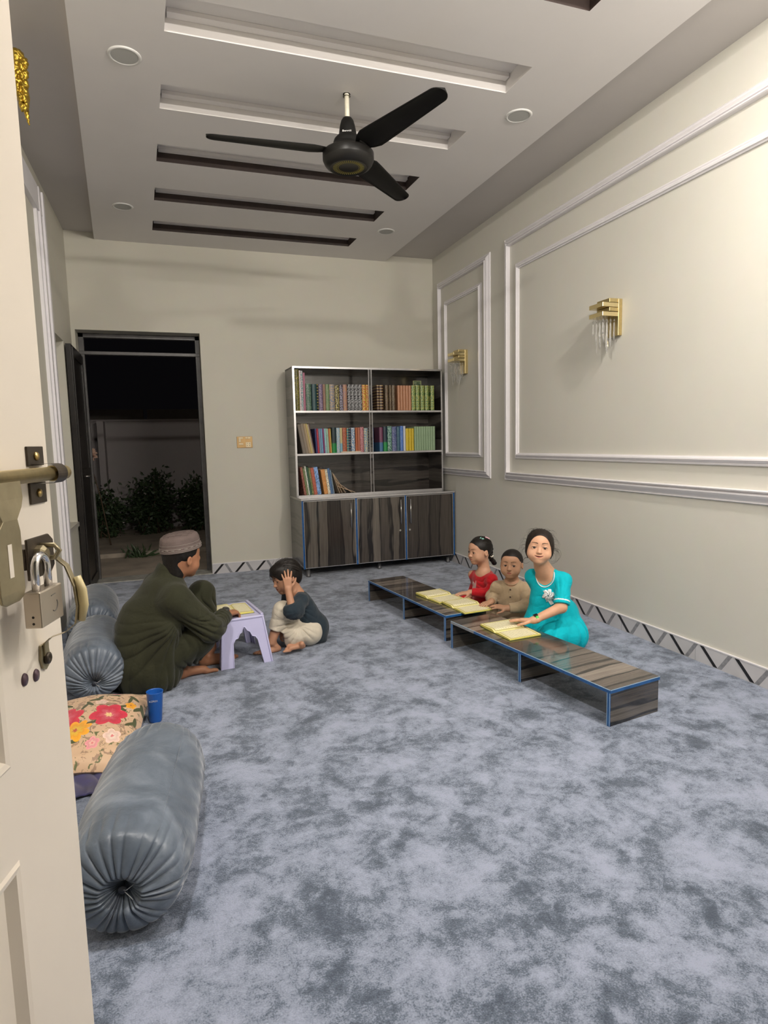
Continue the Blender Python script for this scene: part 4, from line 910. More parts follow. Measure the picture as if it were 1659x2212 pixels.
# ---------------------------------------------------------------- cream door leaf beside the camera with its hardware
EX, EY = -0.1134, 0.6705; LA = math.radians(15)
LM = Matrix(((math.sin(LA), math.cos(LA), 0, EX), (math.cos(LA), -math.sin(LA), 0, EY), (0, 0, 1, 0), (0, 0, 0, 1)))   # (s along leaf, n off face, z)
def lbox(mb, s0, s1, n0, n1, z0, z1, mi=0): return mb.box(s0, s1, n0, n1, z0, z1, mi, LM)
def lp(s, n, z): return LM @ Vector((s, n, z))
CREAM = M('cream_door_paint', (0.85, 0.775, 0.68), 0.38, var=0.035, scale=3, bmp=0.08, bscale=14)
lw = 0.86; mb = MB()
lbox(mb, -lw, 0, -0.04, -0.012, 0.01, 2.10)
for q in ((-0.110, 0, 0.01, 2.10), (-lw, -lw + 0.11, 0.01, 2.10), (-lw + .11, -.11, 0.01, 0.14), (-lw + .11, -.11, 0.905, 0.987), (-lw + .11, -.11, 1.98, 2.10)): lbox(mb, q[0], q[1], -0.012, 0.0, q[2], q[3])
for z0_, z1_ in ((0.14, 0.905), (0.987, 1.98)):
    s0, s1 = -lw + .11, -.11
    def rim(i0, i1, h0, h1):
        A = [(s0 + i0, z0_ + i0), (s1 - i0, z0_ + i0), (s1 - i0, z1_ - i0), (s0 + i0, z1_ - i0)]; B = [(s0 + i1, z0_ + i1), (s1 - i1, z0_ + i1), (s1 - i1, z1_ - i1), (s0 + i1, z1_ - i1)]
        vs = [lp(a, h0, b) for a, b in A] + [lp(a, h1, b) for a, b in B]; mb.add(vs, [(k, (k + 1) % 4, 4 + (k + 1) % 4, 4 + k) for k in range(4)])
    rim(0, 0.003, 0, 0.002); rim(0.003, 0.008, 0.002, 0.001); rim(0.008, 0.014, 0.001, -0.007); rim(0.014, 0.030, -0.007, -0.011); rim(0.030, 0.05, -0.011, -0.003)
    lbox(mb, s0 + .05, s1 - .05, -0.012, -0.003, z0_ + .05, z1_ - .05)
leaf = mb.build('door_1', CREAM); leaf['kind'] = 'structure'
BRS = M('aged_brass', (0.50, 0.40, 0.20), 0.34, metal=0.9, var=0.2, scale=50); DKB = M('dark_bronze', (0.075, 0.06, 0.045), 0.4, metal=0.6, var=0.3, scale=60)
SCR = M('screw_brass', (0.62, 0.45, 0.18), 0.3, metal=0.9); NIK = M('satin_nickel', (0.52, 0.46, 0.38), 0.42, metal=0.75, var=0.06); STL = M('lock_steel', (0.85, 0.85, 0.87), 0.12, metal=1)
HSP = M('hasp_metal', (0.36, 0.31, 0.20), 0.42, metal=0.7, var=0.15, scale=30)
bt = empty('door_bolt', lp(-0.05, 0.0, 1.2), 'aged brass sliding bolt with hasp on the cream door leaf', 'bolt')
def lt(pts, r, seg=16, **k): return MB().tube([lp(*p) for p in pts], r, seg, **k)
lt([(-0.30, 0.017, 1.2285), (-0.026, 0.017, 1.2285)], 0.0062, 24).build('bolt_rod', BRS, bt)
MB().tube([lp(-0.030, 0.017, 1.2285), lp(-0.010, 0.017, 1.2285), lp(-0.004, 0.017, 1.2285), lp(-0.001, 0.017, 1.2285)], [0.0072, 0.0072, 0.0066, 0.0045], 24).build('end_cap', BRS, bt)
mb = MB(); lbox(mb, -0.041, -0.011, 0, 0.0022, 1.236, 1.2535); lbox(mb, -0.041, -0.011, 0, 0.0022, 1.2010, 1.2205)
sad = [lp(-0.041, 0.017 + 0.0085 * math.cos(a), 1.2285 + 0.0088 * math.sin(a)) for a in [PI / 2 - PI * k / 12 for k in range(13)]]
prf = [(0.0022, 1.2375)] + [(0.017 + 0.0085 * math.cos(a), 1.2285 + 0.009 * math.sin(a)) for a in [PI / 2 - PI * k / 12 for k in range(13)]] + [(0.0022, 1.2195)]
vs = [lp(-0.036, n, z) for n, z in prf] + [lp(-0.016, n, z) for n, z in prf]; N = len(prf); mb.add(vs, [(k, k + 1, N + k + 1, N + k) for k in range(N - 1)])
br_ = mb.build('keeper', DKB, bt, bevel=0.0006)
for z in (1.2445, 1.2105): MB().lathe([(0.0042, 0), (0.0036, 0.0016), (0.0, 0.0022)], mat=LM @ Matrix.Translation((-0.026, 0.0022, z)) @ Matrix.Rotation(-PI / 2, 4, 'X'), seg=16).build('screw', SCR, br_)
# strap that drops from the rod to the slotted hasp
def ribbon(pts, half, th):
    mb = MB(); vs = []
    for (s, n, z), hw in zip(pts, half): vs += [lp(s - hw, n, z), lp(s + hw, n, z), lp(s + hw, n + th, z), lp(s - hw, n + th, z)]
    fs = []
    for i in range(len(pts) - 1):
        a = i * 4; fs += [(a + k, a + (k + 1) % 4, a + 4 + (k + 1) % 4, a + 4 + k) for k in range(4)]
    fs += [(0, 1, 2, 3), tuple(range(len(vs) - 4, len(vs)))]; return mb.add(vs, fs)
h = ribbon([(-0.118, 0.020, 1.226), (-0.118, 0.021, 1.212), (-0.121, 0.022, 1.205), (-0.124, 0.023, 1.196), (-0.128, 0.023, 1.186), (-0.128, 0.023, 1.140), (-0.128, 0.0225, 1.134), (-0.128, 0.022, 1.131)], [0.020, 0.020, 0.018, 0.011, 0.018, 0.018, 0.016, 0.009], 0.0025)
hs = h.build('hasp', HSP, bt, bevel=0.0008)
mb = MB(); lbox(mb, -0.132, -0.126, 0.0248, 0.0258, 1.152, 1.178); mb.build('slot', CREAM, hs)
# octagonal staple plate standing off the leaf
oc = [(-0.092, 1.176), (-0.054, 1.176), (-0.046, 1.170), (-0.046, 1.147), (-0.054, 1.141), (-0.092, 1.141)]
sp = MB().prism([lp(s, 0.018, z) for s, z in oc], None, LM.to_3x3() @ Vector((0, 0.0025, 0))); lbox(sp, -0.092, -0.062, 0.0, 0.018, 1.150, 1.168); sp.build('staple_plate', DKB, bt, bevel=0.0008)
MB().lathe([(0.008, 0), (0.008, 0.005), (0.005, 0.008), (0.0, 0.008)], mat=LM @ Matrix.Translation((-0.076, 0.0205, 1.161)) @ Matrix.Rotation(-PI / 2, 4, 'X'), seg=8, smooth=False).build('staple_nut', HSP, bt)
lt([(-0.070, 0.020, 1.168), (-0.070, 0.032, 1.168), (-0.070, 0.036, 1.163), (-0.070, 0.032, 1.157), (-0.070, 0.020, 1.157)], 0.0022, 8).build('staple_eye', HSP, bt)
pk = empty('padlock', lp(-0.085, 0.028, 1.12), 'square nickel padlock hanging shut on the door bolt', 'padlock')
mb = MB(); lbox(mb, -0.106, -0.067, 0.020, 0.034, 1.104, 1.134); mb.build('lock_body', NIK, pk, bevel=0.001)
arc = [(-0.099, 0.028, 1.134), (-0.099, 0.028, 1.152)] + [(-0.0885 - 0.0105 * math.cos(a), 0.028, 1.152 + 0.0105 * math.sin(a)) for a in [PI * k / 10 for k in range(1, 10)]] + [(-0.078, 0.028, 1.152), (-0.078, 0.028, 1.134)]
lt(arc, 0.0033, 14).build('shackle', STL, pk)
mb = MB()
for z in (1.1135, 1.108): mb.lathe([(0.0011, 0), (0.0, 0.0002)], mat=LM @ Matrix.Translation((-0.1061, 0.027, z)) @ Matrix.Rotation(-PI / 2, 4, 'Y'), seg=10)
mb.build('pin_holes', M('pin_dark', (.02, .015, .01), .6), pk)
mk = MB(); mk.tube([lp(-0.083 + 0.0055 * math.cos(a), 0.0341, 1.1185 + 0.0055 * math.sin(a)) for a in [-2.2 + 0.25 * k for k in range(12)]], 0.0005, 6); mk.tube([lp(-0.088, 0.0341, 1.127), lp(-0.080, 0.0341, 1.1275)], 0.0004, 6)
mk.build('engraving', M('engraved', (.14, .13, .12), .5), pk)
pl = empty('pull_handle', lp(-0.04, 0.0, 1.1), 'arched aged metal pull handle with a cream grip on the door edge', 'handle')
hp = [(-0.040, 0.002, 1.157), (-0.044, 0.016, 1.156), (-0.052, 0.032, 1.146), (-0.056, 0.040, 1.128), (-0.057, 0.042, 1.110), (-0.056, 0.039, 1.094), (-0.050, 0.026, 1.084), (-0.044, 0.010, 1.078), (-0.041, 0.003, 1.072), (-0.040, 0.002, 1.056)]
vs = []; 
for s, n, z in hp: vs += [lp(s - 0.004, n, z), lp(s + 0.004, n, z), lp(s + 0.004, n + 0.0018, z + .0004), lp(s - 0.004, n + 0.0018, z + .0004)]
mb = MB().add(vs, [(i * 4 + k, i * 4 + (k + 1) % 4, i * 4 + 4 + (k + 1) % 4, i * 4 + 4 + k) for i in range(len(hp) - 1) for k in range(4)])
mb.build('strap', HSP, pl, bevel=0.0004)
MB().tube([lp(-0.053, 0.042, 1.136), lp(-0.055, 0.046, 1.124), lp(-0.056, 0.047, 1.110), lp(-0.055, 0.044, 1.096)], [0.003, 0.0042, 0.0042, 0.003], 12).build('grip', M('grip_cream', (.62, .52, .28), .4), pl)
MB().prism([lp(s, 0.0, z) for s, z in ((-0.047, 1.071), (-0.034, 1.071), (-0.031, 1.058), (-0.034, 1.049), (-0.040, 1.046), (-0.046, 1.049), (-0.049, 1.058))], None, LM.to_3x3() @ Vector((0, 0.0025, 0))).build('foot_plate', HSP, pl, bevel=0.0006)
MB().lathe([(0.0055, 0), (0.0055, 0.003), (0.0035, 0.004), (0.0, 0.001)], mat=LM @ Matrix.Translation((-0.040, 0.0025, 1.057)) @ Matrix.Rotation(-PI / 2, 4, 'X'), seg=14).build('foot_screw', DKB, pl)
PUR = M('stud_purple', (0.10, 0.06, 0.08), 0.35, metal=0.3, var=0.3, scale=200)
for i, (s, z) in enumerate(((-0.0765, 1.0503), (-0.0565, 1.0467))):
    c = MB().lathe([(0.0052, 0), (0.0045, 0.0015), (0.0, 0.0022)], mat=LM @ Matrix.Translation((s, 0.0, z)) @ Matrix.Rotation(-PI / 2, 4, 'X') @ Matrix.Diagonal((1, 1.15, 1, 1)), seg=16).build('door_stud', PUR)
    tag(c, ('dark round stud on the cream door, the one further from the handle', 'dark round stud on the cream door, the one nearer the handle')[i], 'stud', 'studs on the door leaf')
# ================================================================ implicit-surface sculpting for the figures
A_ = lambda *v: np.array(v, dtype=np.float64)
def V3(v): return np.array([v[0], v[1], v[2]], dtype=np.float64)
def nrm(v): v = V3(v); return v / np.linalg.norm(v)
class Cap:                       # tapered capsule
    def __init__(s, a, b, ra, rb=None, k=0.01, flat=None): s.a, s.b = V3(a), V3(b); s.ra, s.rb = ra, (ra if rb is None else rb); s.k = k; s.sub = False
    def f(s, P):
        ba = s.b - s.a; L = float(ba @ ba) + 1e-12; t = np.clip((P - s.a) @ ba / L, 0, 1)
        return np.linalg.norm(P - (s.a + t[:, None] * ba), axis=1) - (s.ra + (s.rb - s.ra) * t)
class Ell:                       # ellipsoid with optional rotation (rows of R are its axes)
    def __init__(s, c, r, R=None, k=0.01, sub=False): s.c, s.r, s.R, s.k, s.sub = V3(c), V3(r), R, k, sub
    def f(s, P):
        q = P - s.c
        if s.R is not None: q = q @ s.R.T
        k0 = np.linalg.norm(q / s.r, axis=1); k1 = np.linalg.norm(q / (s.r * s.r), axis=1) + 1e-9
        return np.where(k0 < 1e-3, -min(s.r), k0 * (k0 - 1.0) / k1)
class Pl:                        # half space: everything on the side the normal points to is removed
    def __init__(s, p, n, k=0.004): s.p, s.n, s.k = V3(p), nrm(n), k; s.sub = 'cut'
    def f(s, P): return (P - s.p) @ s.n
class Fn:                        # a displacement added to the distance so far
    def __init__(s, fn): s.fn = fn; s.k = 0; s.sub = 'disp'
class Grp:                       # sub-shape, optionally in its own frame (R rows = local axes, origin c, scale sc)
    def __init__(s, ops, k=0.01, sub=False, c=None, R=None, sc=1.0): s.ops, s.k, s.sub = ops, k, sub; s.c = None if c is None else V3(c); s.R = R; s.sc = sc
    def f(s, P, mem=None):
        if s.c is not None:
            P = (P - s.c)
            if s.R is not None: P = P @ s.R.T
            P = P / s.sc
        return ev(s.ops, P) * s.sc
def smin(a, b, k):
    if k <= 0: return np.minimum(a, b)
    h = np.maximum(k - np.abs(a - b), 0.0) / k
    return np.minimum(a, b) - h * h * k * 0.25
def ev(ops, P, mask=None):
    d = np.full(len(P), 1e3)
    for i, o in enumerate(ops):
        if mask is not None and not mask[i]: continue
        if o.sub == 'disp': d = d + o.fn(P); continue
        e = o.f(P)
        if o.sub == 'cut': d = -smin(-d, -e, o.k)
        elif o.sub: d = -smin(-d, e, o.k)
        else: d = smin(d, e, o.k)
    return d
def bake(ops, lo, hi, h, slack=1.6):
    """naive surface nets over the cells near the surface only"""
    B = 8; S = 6; lo = V3(lo); hi = V3(hi); n = np.ceil((hi - lo) / (h * B * S)).astype(int)
    bl_idx = []; masks = []
    sub = np.stack(np.meshgrid(*[np.arange(S)] * 3, indexing='ij'), -1).reshape(-1, 3)
    sr = h * B * S * 0.5 * math.sqrt(3); br = h * B * 0.5 * math.sqrt(3)
    for sx_ in np.ndindex(*n):
        c0 = lo + (np.array(sx_) + 0.5) * (h * B * S); c = c0[None]
        vals = [None if o.sub == 'disp' else float(o.f(c)[0]) for o in ops]
        adds = [v for v, o in zip(vals, ops) if not o.sub]
        m0 = min(adds)
        if m0 > sr * slack + 0.03: continue
        mask = []
        for v, o in zip(vals, ops):
            if o.sub == 'disp': mask.append(True)
            elif o.sub == 'cut': mask.append(v > -(sr * slack + 0.03))
            elif o.sub: mask.append(v < sr * slack + 0.03)
            else: mask.append(v < max(m0, 0) + 2 * sr * slack + 0.04)
        bi = np.array(sx_) * S + sub; bc = lo + (bi + 0.5) * (h * B)
        d = ev(ops, bc, mask); ok = np.abs(d) < br * slack + 0.004
        for q in bi[ok]: bl_idx.append(q); masks.append(tuple(mask))
    if not bl_idx: return np.zeros((0, 3)), []
    groups = {}
    for q, m in zip(bl_idx, masks): groups.setdefault(m, []).append(q)
    g9 = np.stack(np.meshgrid(*[np.arange(B + 1)] * 3, indexing='ij'), -1).reshape(-1, 3)
    cells = []; verts = []; edges = []
    cn = np.array([[0, 0, 0], [1, 0, 0], [0, 1, 0], [1, 1, 0], [0, 0, 1], [1, 0, 1], [0, 1, 1], [1, 1, 1]])
    eds = [(0, 1), (2, 3), (4, 5), (6, 7), (0, 2), (1, 3), (4, 6), (5, 7), (0, 4), (1, 5), (2, 6), (3, 7)]
    for m, qs in groups.items():
        qs = np.array(qs)
        for s0 in range(0, len(qs), 400):
            qq = qs[s0:s0 + 400]; idx = qq[:, None, :] * B + g9[None]
            P = lo + idx.reshape(-1, 3) * h
            D = ev(ops, P, m).reshape(len(qq), B + 1, B + 1, B + 1)
            C = np.stack([D[:, a:a + B, b:b + B, c:c + B] for a, b, c in cn], -1)
            ins = C < 0; act = ins.any(-1) & ~ins.all(-1)
            w = np.argwhere(act)
            if len(w) == 0: continue
            cv = C[act]; gi = qq[w[:, 0]] * B + w[:, 1:]
            acc = np.zeros((len(w), 3)); cnt = np.zeros(len(w))
            for a, b in eds:
                va, vb = cv[:, a], cv[:, b]; x = (va < 0) != (vb < 0); t = np.where(x, va / (va - vb + 1e-15), 0)
                p = cn[a] + t[:, None] * (cn[b] - cn[a]); acc += np.where(x[:, None], p, 0); cnt += x
            verts.append(lo + (gi + acc / cnt[:, None]) * h); cells.append(gi)
            for ax, b in ((0, 1), (1, 2), (2, 4)):
                va, vb = cv[:, 0], cv[:, b]; x = (va < 0) != (vb < 0)
                edges.append(np.concatenate([gi[x], np.full((x.sum(), 1), ax), (va[x] < 0).astype(int)[:, None]], 1))
    cells = np.concatenate(cells); verts = np.concatenate(verts); edges = np.concatenate(edges)
    K = 1 << 14
    key = (cells[:, 0] * K + cells[:, 1]) * K + cells[:, 2]; order = np.argsort(key); ks = key[order]
    def find(c):
        k = (c[:, 0] * K + c[:, 1]) * K + c[:, 2]; j = np.clip(np.searchsorted(ks, k), 0, len(ks) - 1); ok = ks[j] == k
        return np.where(ok, order[j], -1)
    quads = []
    for ax in range(3):
        e = edges[edges[:, 3] == ax]; c = e[:, :3]; u = np.zeros(3, int); v = np.zeros(3, int); u[(ax + 1) % 3] = 1; v[(ax + 2) % 3] = 1
        q = np.stack([find(c), find(c - u), find(c - u - v), find(c - v)], 1)
        ok = (q >= 0).all(1); q = q[ok]; fl = e[ok, 4] == 0
        q[fl] = q[fl][:, ::-1]; quads.append(q)
    q = np.concatenate(quads)
    # two passes of light smoothing to take the grid out of the surface
    for it in range(2):
        acc = np.zeros_like(verts); cnt = np.zeros(len(verts))
        for i in range(4):
            for j in ((i + 1) % 4, (i + 3) % 4): np.add.at(acc, q[:, i], verts[q[:, j]]); np.add.at(cnt, q[:, i], 1)
        ok = cnt > 0; verts[ok] = verts[ok] * 0.5 + 0.5 * acc[ok] / cnt[ok][:, None]
    return verts, q
def sculpt(name, ops, h, mats, parent, lo, hi, matfn=None, vfn=None):
    v, q = bake(ops, lo, hi, h)
    off = Vector(chain_matrix(parent).translation); me = bpy.data.meshes.new(name)
    inv = chain_matrix(parent).inverted(); Mi = np.array(inv.to_3x3()); t = np.array(inv.translation)
    vl = v @ Mi.T + t
    me.vertices.add(len(vl)); me.vertices.foreach_set('co', vl.astype(np.float32).ravel())
    me.loops.add(len(q) * 4); me.loops.foreach_set('vertex_index', q.astype(np.int32).ravel())
    me.polygons.add(len(q)); me.polygons.foreach_set('loop_start', np.arange(0, len(q) * 4, 4, dtype=np.int32))
    try: me.polygons.foreach_set('loop_total', np.full(len(q), 4, dtype=np.int32))
    except Exception: pass
    if not isinstance(mats, (list, tuple)): mats = [mats]
    for m in mats: me.materials.append(m)
    if matfn is not None: me.polygons.foreach_set('material_index', matfn(v[q].mean(1)).astype(np.int32))
    me.polygons.foreach_set('use_smooth', np.ones(len(q), dtype=bool))
    me.update(calc_edges=True); me.validate()
    if vfn is not None:
        at = me.attributes.new('features', 'FLOAT_COLOR', 'POINT'); at.data.foreach_set('color', vfn(v).astype(np.float32).ravel())
    o = bpy.data.objects.new(name, me); COL.objects.link(o); o.parent = parent
    return o
def frame(fwd, up, roll=0.0):
    """rows: local x (person's left), y (forward), z (up)"""
    y = nrm(fwd); z = V3(up) - y * (V3(up) @ y); z = nrm(z); x = np.cross(y, z)
    if roll: x, z = x * math.cos(roll) + z * math.sin(roll), z * math.cos(roll) - x * math.sin(roll)
    return np.stack([-x, y, z]) if False else np.stack([x, y, z])
# local x = y cross z = person's right hand side when looking along +y with z up; mirror pairs make the sign harmless

def head_ops(child=True, nose=1.0, eye_open=1.0, smile=0.0, down=0.0):
    cr = (.366, .445, .372) if child else (.34, .44, .37)
    fw = 1.0 if child else .93
    ops = [Ell((0, -.06, .13), cr), Ell((0, .09, -.07), (.335 * fw, .285, .36), k=.08), Ell((0, .15, .15), (.275, .225, .23), k=.06),
           Ell((0, .10, -.26), (.275 * fw, .215, .185), k=.09), Ell((0, .245, -.385), (.115, .095, .085), k=.10)]
    for s in (-1, 1):
        ops += [Ell((s * .175, .205, -.175), (.14, .13, .14) if child else (.115, .11, .12), k=.10)]
        ops += [Ell((s * .145, .41, .0), (.095, .060, .050), k=.07, sub=True)]
        ops += [Ell((s * .145, .282, -.012), (.090, .092, .078), k=.03)]
    ops += [Cap((0, .335, .02), (0, .400, -.115), .030, .040 * nose, k=.06), Ell((0, .420, -.135), (.050 * nose, .042, .038), k=.03)]
    for s in (-1, 1): ops += [Ell((s * .048 * nose, .388, -.150), (.030, .034, .026), k=.025), Ell((s * .024, .422, -.172), (.013, .02, .009), k=.008, sub=True)]
    w = .085 + .042 * smile; zc = -.256 + .020 * smile
    ops += [Ell((0, .315, -.26), (.14, .065, .085), k=.06)]
    for s in (-1, 1):
        ops += [Cap((s * w, .325 - .025 * smile, zc + .022 * smile), (s * .02, .368, -.243), .007, .0165, k=.02)]
        ops += [Cap((s * w * .85, .328 - .02 * smile, zc - .006 + .015 * smile), (0, .362, -.277), .008, .020, k=.025)]
        if smile: ops += [Ell((s * .20, .23, -.19), (.10, .09, .09), k=.08)]
    if smile: ops += [Ell((0, .40, -.262), (w * .80, .055, .012), k=.008, sub=True)]
    else: ops += [Ell((0, .39, -.2585), (w * .95, .040, .0035), k=.008, sub=True)]
    for s in (-1, 1):
        ops += [Ell((s * .145, .385, -.014), (.064, .048, .028 * eye_open), k=.010, sub=True)]
        ops += [Ell((s * .368, -.045, -.05), (.032, .072, .112), k=.03), Ell((s * .404, -.022, -.032), (.030, .045, .072), k=.012, sub=True)]
    return ops
def head_mat(c, R, sc, brow=1.0, smile=0.0, lipw=1.0):
    """per-vertex weights (lips, brows and lashes)"""
    ss = lambda v: np.clip(v, 0, 1) ** 2 * (3 - 2 * np.clip(v, 0, 1))
    def fn(P):
        L = ((P - V3(c)) @ R.T) / sc; x, y, z = np.abs(L[:, 0]), L[:, 1], L[:, 2]
        t = np.clip((x - .050) / .185, 0, 1); bz = .106 + .022 * np.sin(t * PI * .80); th = .0155 * brow * (1 - .6 * t)
        b = ss((th - np.abs(z - bz)) / .009 + .5) * ss((x - .045) / .02) * ss((.235 - x) / .03) * (y > .15)
        lw = .090 + .042 * smile; t = np.clip(x / lw, 0, 1); zc = -.2585 + .044 * smile * t ** 2
        up = zc + .024 * (1 - t ** 2) * lipw; lo = zc - .034 * (1 - t ** 2) * lipw
        l = ss((up - z) / .010 + .5) * ss((z - lo) / .012 + .5) * (y > .25) * ss((lw - x) / .02)
        mouth = ss((.0055 + .010 * smile * (1 - t ** 2) - np.abs(z - zc - .001)) / .006 + .5) * (1 if True else 0) * (y > .25) * ss((lw * .95 - x) / .02)
        ex = x - .145; el = (ex / .072) ** 2; lz = -.014 + .031 * np.sqrt(np.clip(1 - el, 0, 1))
        b = np.maximum(b, .95 * ss((.009 - np.abs(z - lz)) / .007 + .5) * (el < 1) * (y > .2))
        lz2 = -.014 - .028 * np.sqrt(np.clip(1 - el, 0, 1)); b = np.maximum(b, .35 * ss((.003 - np.abs(z - lz2)) / .006 + .5) * (el < 1) * (y > .2))
        return np.stack([l, b, mouth, np.ones(len(P))], 1)
    return fn
EYEW = M('eye_white', (0.62, 0.58, 0.55), 0.15, var=0.02); IRIS = M('iris_brown', (0.045, 0.02, 0.010), 0.12, var=0.1); PUPIL = M('pupil', (0.004, 0.004, 0.004), 0.08)
def eyes(parent, c, R, sc, gaze=(0, 1, 0), r=.078, open_=1.0):
    for s in (-1, 1):
        ctr = V3(c) + (A_(s * .145, .288, -.013) @ R) * sc
        g = nrm(gaze); q = Vector(g).to_track_quat('Z', 'Y').to_matrix().to_4x4()
        T = Matrix.Translation(Vector(ctr)) @ q
        mb = MB().lathe([(math.sin(a) * r * sc, math.cos(a) * r * sc) for a in [PI * k / 16 for k in range(17)]], seg=24, mat=T)
        e = mb.build('eye', EYEW, parent)
        mb = MB().lathe([(0.0, (r + .0025) * sc)] + [(math.sin(a) * (r + .002) * sc, math.cos(a) * (r + .002) * sc) for a in (.12, .25, .38, .50)], seg=24, mat=T); mb.build('iris', IRIS, e)
        mb = MB().lathe([(0.0, (r + .0045) * sc)] + [(math.sin(a) * (r + .004) * sc, math.cos(a) * (r + .004) * sc) for a in (.08, .16)], seg=18, mat=T); mb.build('pupil', PUPIL, e)

def hand_grp(wrist, fwd, back, L, side=1, curl=(.3, .3, .3, .3), spread=1.0, thumb=0.5, k=0.012, tcurl=.3, bend=None):
    """fwd: wrist to knuckles, back: out of the back of the hand, side +1: thumb on local +x"""
    y = nrm(fwd); z = V3(back) - y * (V3(back) @ y); z = nrm(z); x = np.cross(y, z) * 1.0; R = np.stack([x, y, z]); ops = []
    s = side
    kn = [(s * .150, .47, .0), (s * .052, .50, .012), (s * -.048, .485, .008), (s * -.142, .44, -.005)]
    ln = [.40, .45, .42, .33]; rd = [.050, .052, .050, .044]
    for i in range(4):
        b = (kn[i][0] * .55, .04, -.01); ops.append(Cap(b, kn[i], .082, .066 if i < 3 else .060, k=.05))
    ops.append(Ell((s * .02, .26, -.04), (.17, .25, .062), k=.05)); ops.append(Cap((0, -.14, 0), (0, .06, 0), .098, .105, k=.06))
    for i in range(4):
        sp = s * spread * (.16, .04, -.07, -.19)[i]; ang = 0.0; p = V3(kn[i])
        cu = curl[i]; segs = (.45, .31, .24); r0 = rd[i]
        for j in range(3):
            ang += cu * (.55, .75, .5)[j] if bend is None else bend[i][j]
            d = A_(math.sin(sp) * math.cos(ang), math.cos(sp) * math.cos(ang), -math.sin(ang)); q = p + d * ln[i] * segs[j]
            r1 = r0 * (.93 if j < 2 else .82); ops.append(Cap(p, q, r0, r1, k=.022 if j else .03)); p = q; r0 = r1
    p = A_(s * .10, .10, -.03); d = nrm((s * (.75 * thumb + .25), .62, -.25 - .25 * tcurl)); q = p + d * .23; ops.append(Cap(p, q, .078, .060, k=.04))
    d2 = nrm((s * (.55 * thumb + .05), .85, -.15 - .5 * tcurl)); q2 = q + d2 * .17; ops.append(Cap(q, q2, .058, .050, k=.02))
    d3 = nrm((s * (.35 * thumb - .1 * tcurl), .95, -.15 - .8 * tcurl)); ops.append(Cap(q2, q2 + d3 * .13, .049, .038, k=.015))
    return Grp(ops, k=k, c=wrist, R=R, sc=L)
def foot_grp(ankle, toe_dir, up, L, side=1, k=.015, curl=.1):
    """ankle: floor point under the ankle; toe_dir along the sole; side +1: big toe on local +x"""
    y = nrm(toe_dir); z = V3(up) - y * (V3(up) @ y); z = nrm(z); x = np.cross(y, z); R = np.stack([x, y, z]); s = side
    ops = [Ell((0, -.20, .115), (.115, .13, .12)), Cap((0, -.06, .34), (0, -.12, .15), .115, .12, k=.08), Cap((0, -.10, .17), (s * .04, .40, .11), .125, .10, k=.08),
           Cap((s * -.04, -.10, .10), (s * -.10, .38, .065), .09, .075, k=.06), Ell((s * .10, .44, .075), (.085, .10, .072), k=.04), Ell((s * -.10, .40, .06), (.09, .11, .058), k=.04),
           Ell((s * .10, -.06, .28), (.05, .06, .05), k=.04), Ell((s * -.10, -.09, .25), (.05, .06, .05), k=.04)]
    for i in range(5):
        bx = s * (.125 - .064 * i - .006 * i); by = .50 - .028 * i * (1 + .15 * i); l = (.20, .17, .15, .125, .10)[i]; r = (.052, .036, .034, .032, .030)[i]
        m = A_(bx, by + l * .55, .065 - .02 * curl); ops.append(Cap((bx, by, .065), m, r * 1.05, r, k=.02)); ops.append(Cap(m, (bx, by + l, .040 - .02 * curl), r, r * .95, k=.01))
    return Grp(ops, k=k, c=ankle, R=R, sc=L)
def fabric(name, col, fold=0.5, scale=14, rough=0.8, sheen=0.25, var=0.08, weave=700):
    m, t, b = nt(name); v = coords(t); n = noise(t, v, scale, 4, 0.55, 1.2); n2 = noise(t, v, weave, 2, 0.5)
    t.links.new(ramp(t, n.outputs[0], [(0.3, [c * (1 - var) for c in col]), (0.7, [min(1, c * (1 + var)) for c in col])]), b.inputs['Base Color'])
    b.inputs['Roughness'].default_value = rough; b.inputs['Sheen Weight'].default_value = sheen; b.inputs['Specular IOR Level'].default_value = 0.2
    bump(t, b, math_(t, 'ADD', math_(t, 'MULTIPLY', n.outputs[0], 1.0), math_(t, 'MULTIPLY', n2.outputs[0], 0.06)), fold, 0.012); MATS[name] = m; return m
def skin(name, col, lip=None):
    m, t, b = nt(name); v = coords(t); n = noise(t, v, 22, 4, 0.6)
    base = ramp(t, n.outputs[0], [(0.3, [c * .93 for c in col]), (0.7, [min(1, c * 1.06) for c in col])])
    at = t.nodes.new('ShaderNodeAttribute'); at.attribute_name = 'features'; ch = sep(t, at.outputs['Color'])
    lip = lip or [col[0] * .82, col[1] * .50, col[2] * .58]
    c = mixc(t, ch[0], base, lip); c = mixc(t, ch[2], c, [q * .25 for q in lip]); c = mixc(t, ch[1], c, (0.03, 0.016, 0.010))
    t.links.new(c, b.inputs['Base Color'])
    b.inputs['Roughness'].default_value = 0.5; b.inputs['Subsurface Weight'].default_value = 0.10; b.inputs['Subsurface Radius'].default_value = (1.0, 0.35, 0.2); b.inputs['Subsurface Scale'].default_value = 0.005
    b.inputs['Specular IOR Level'].default_value = 0.35; MATS[name] = m; return m
HAIR = M('hair_black', (0.009, 0.007, 0.006), 0.5, var=0.5, scale=90, bmp=0.2, bscale=160, spec=0.3); HAIRB = M('hair_brown_black', (0.017, 0.011, 0.008), 0.5, var=0.5, scale=90, bmp=0.2, bscale=160, spec=0.3)
BROW = M('brow_hair', (0.045, 0.024, 0.015), 0.7, var=0.3, scale=200)
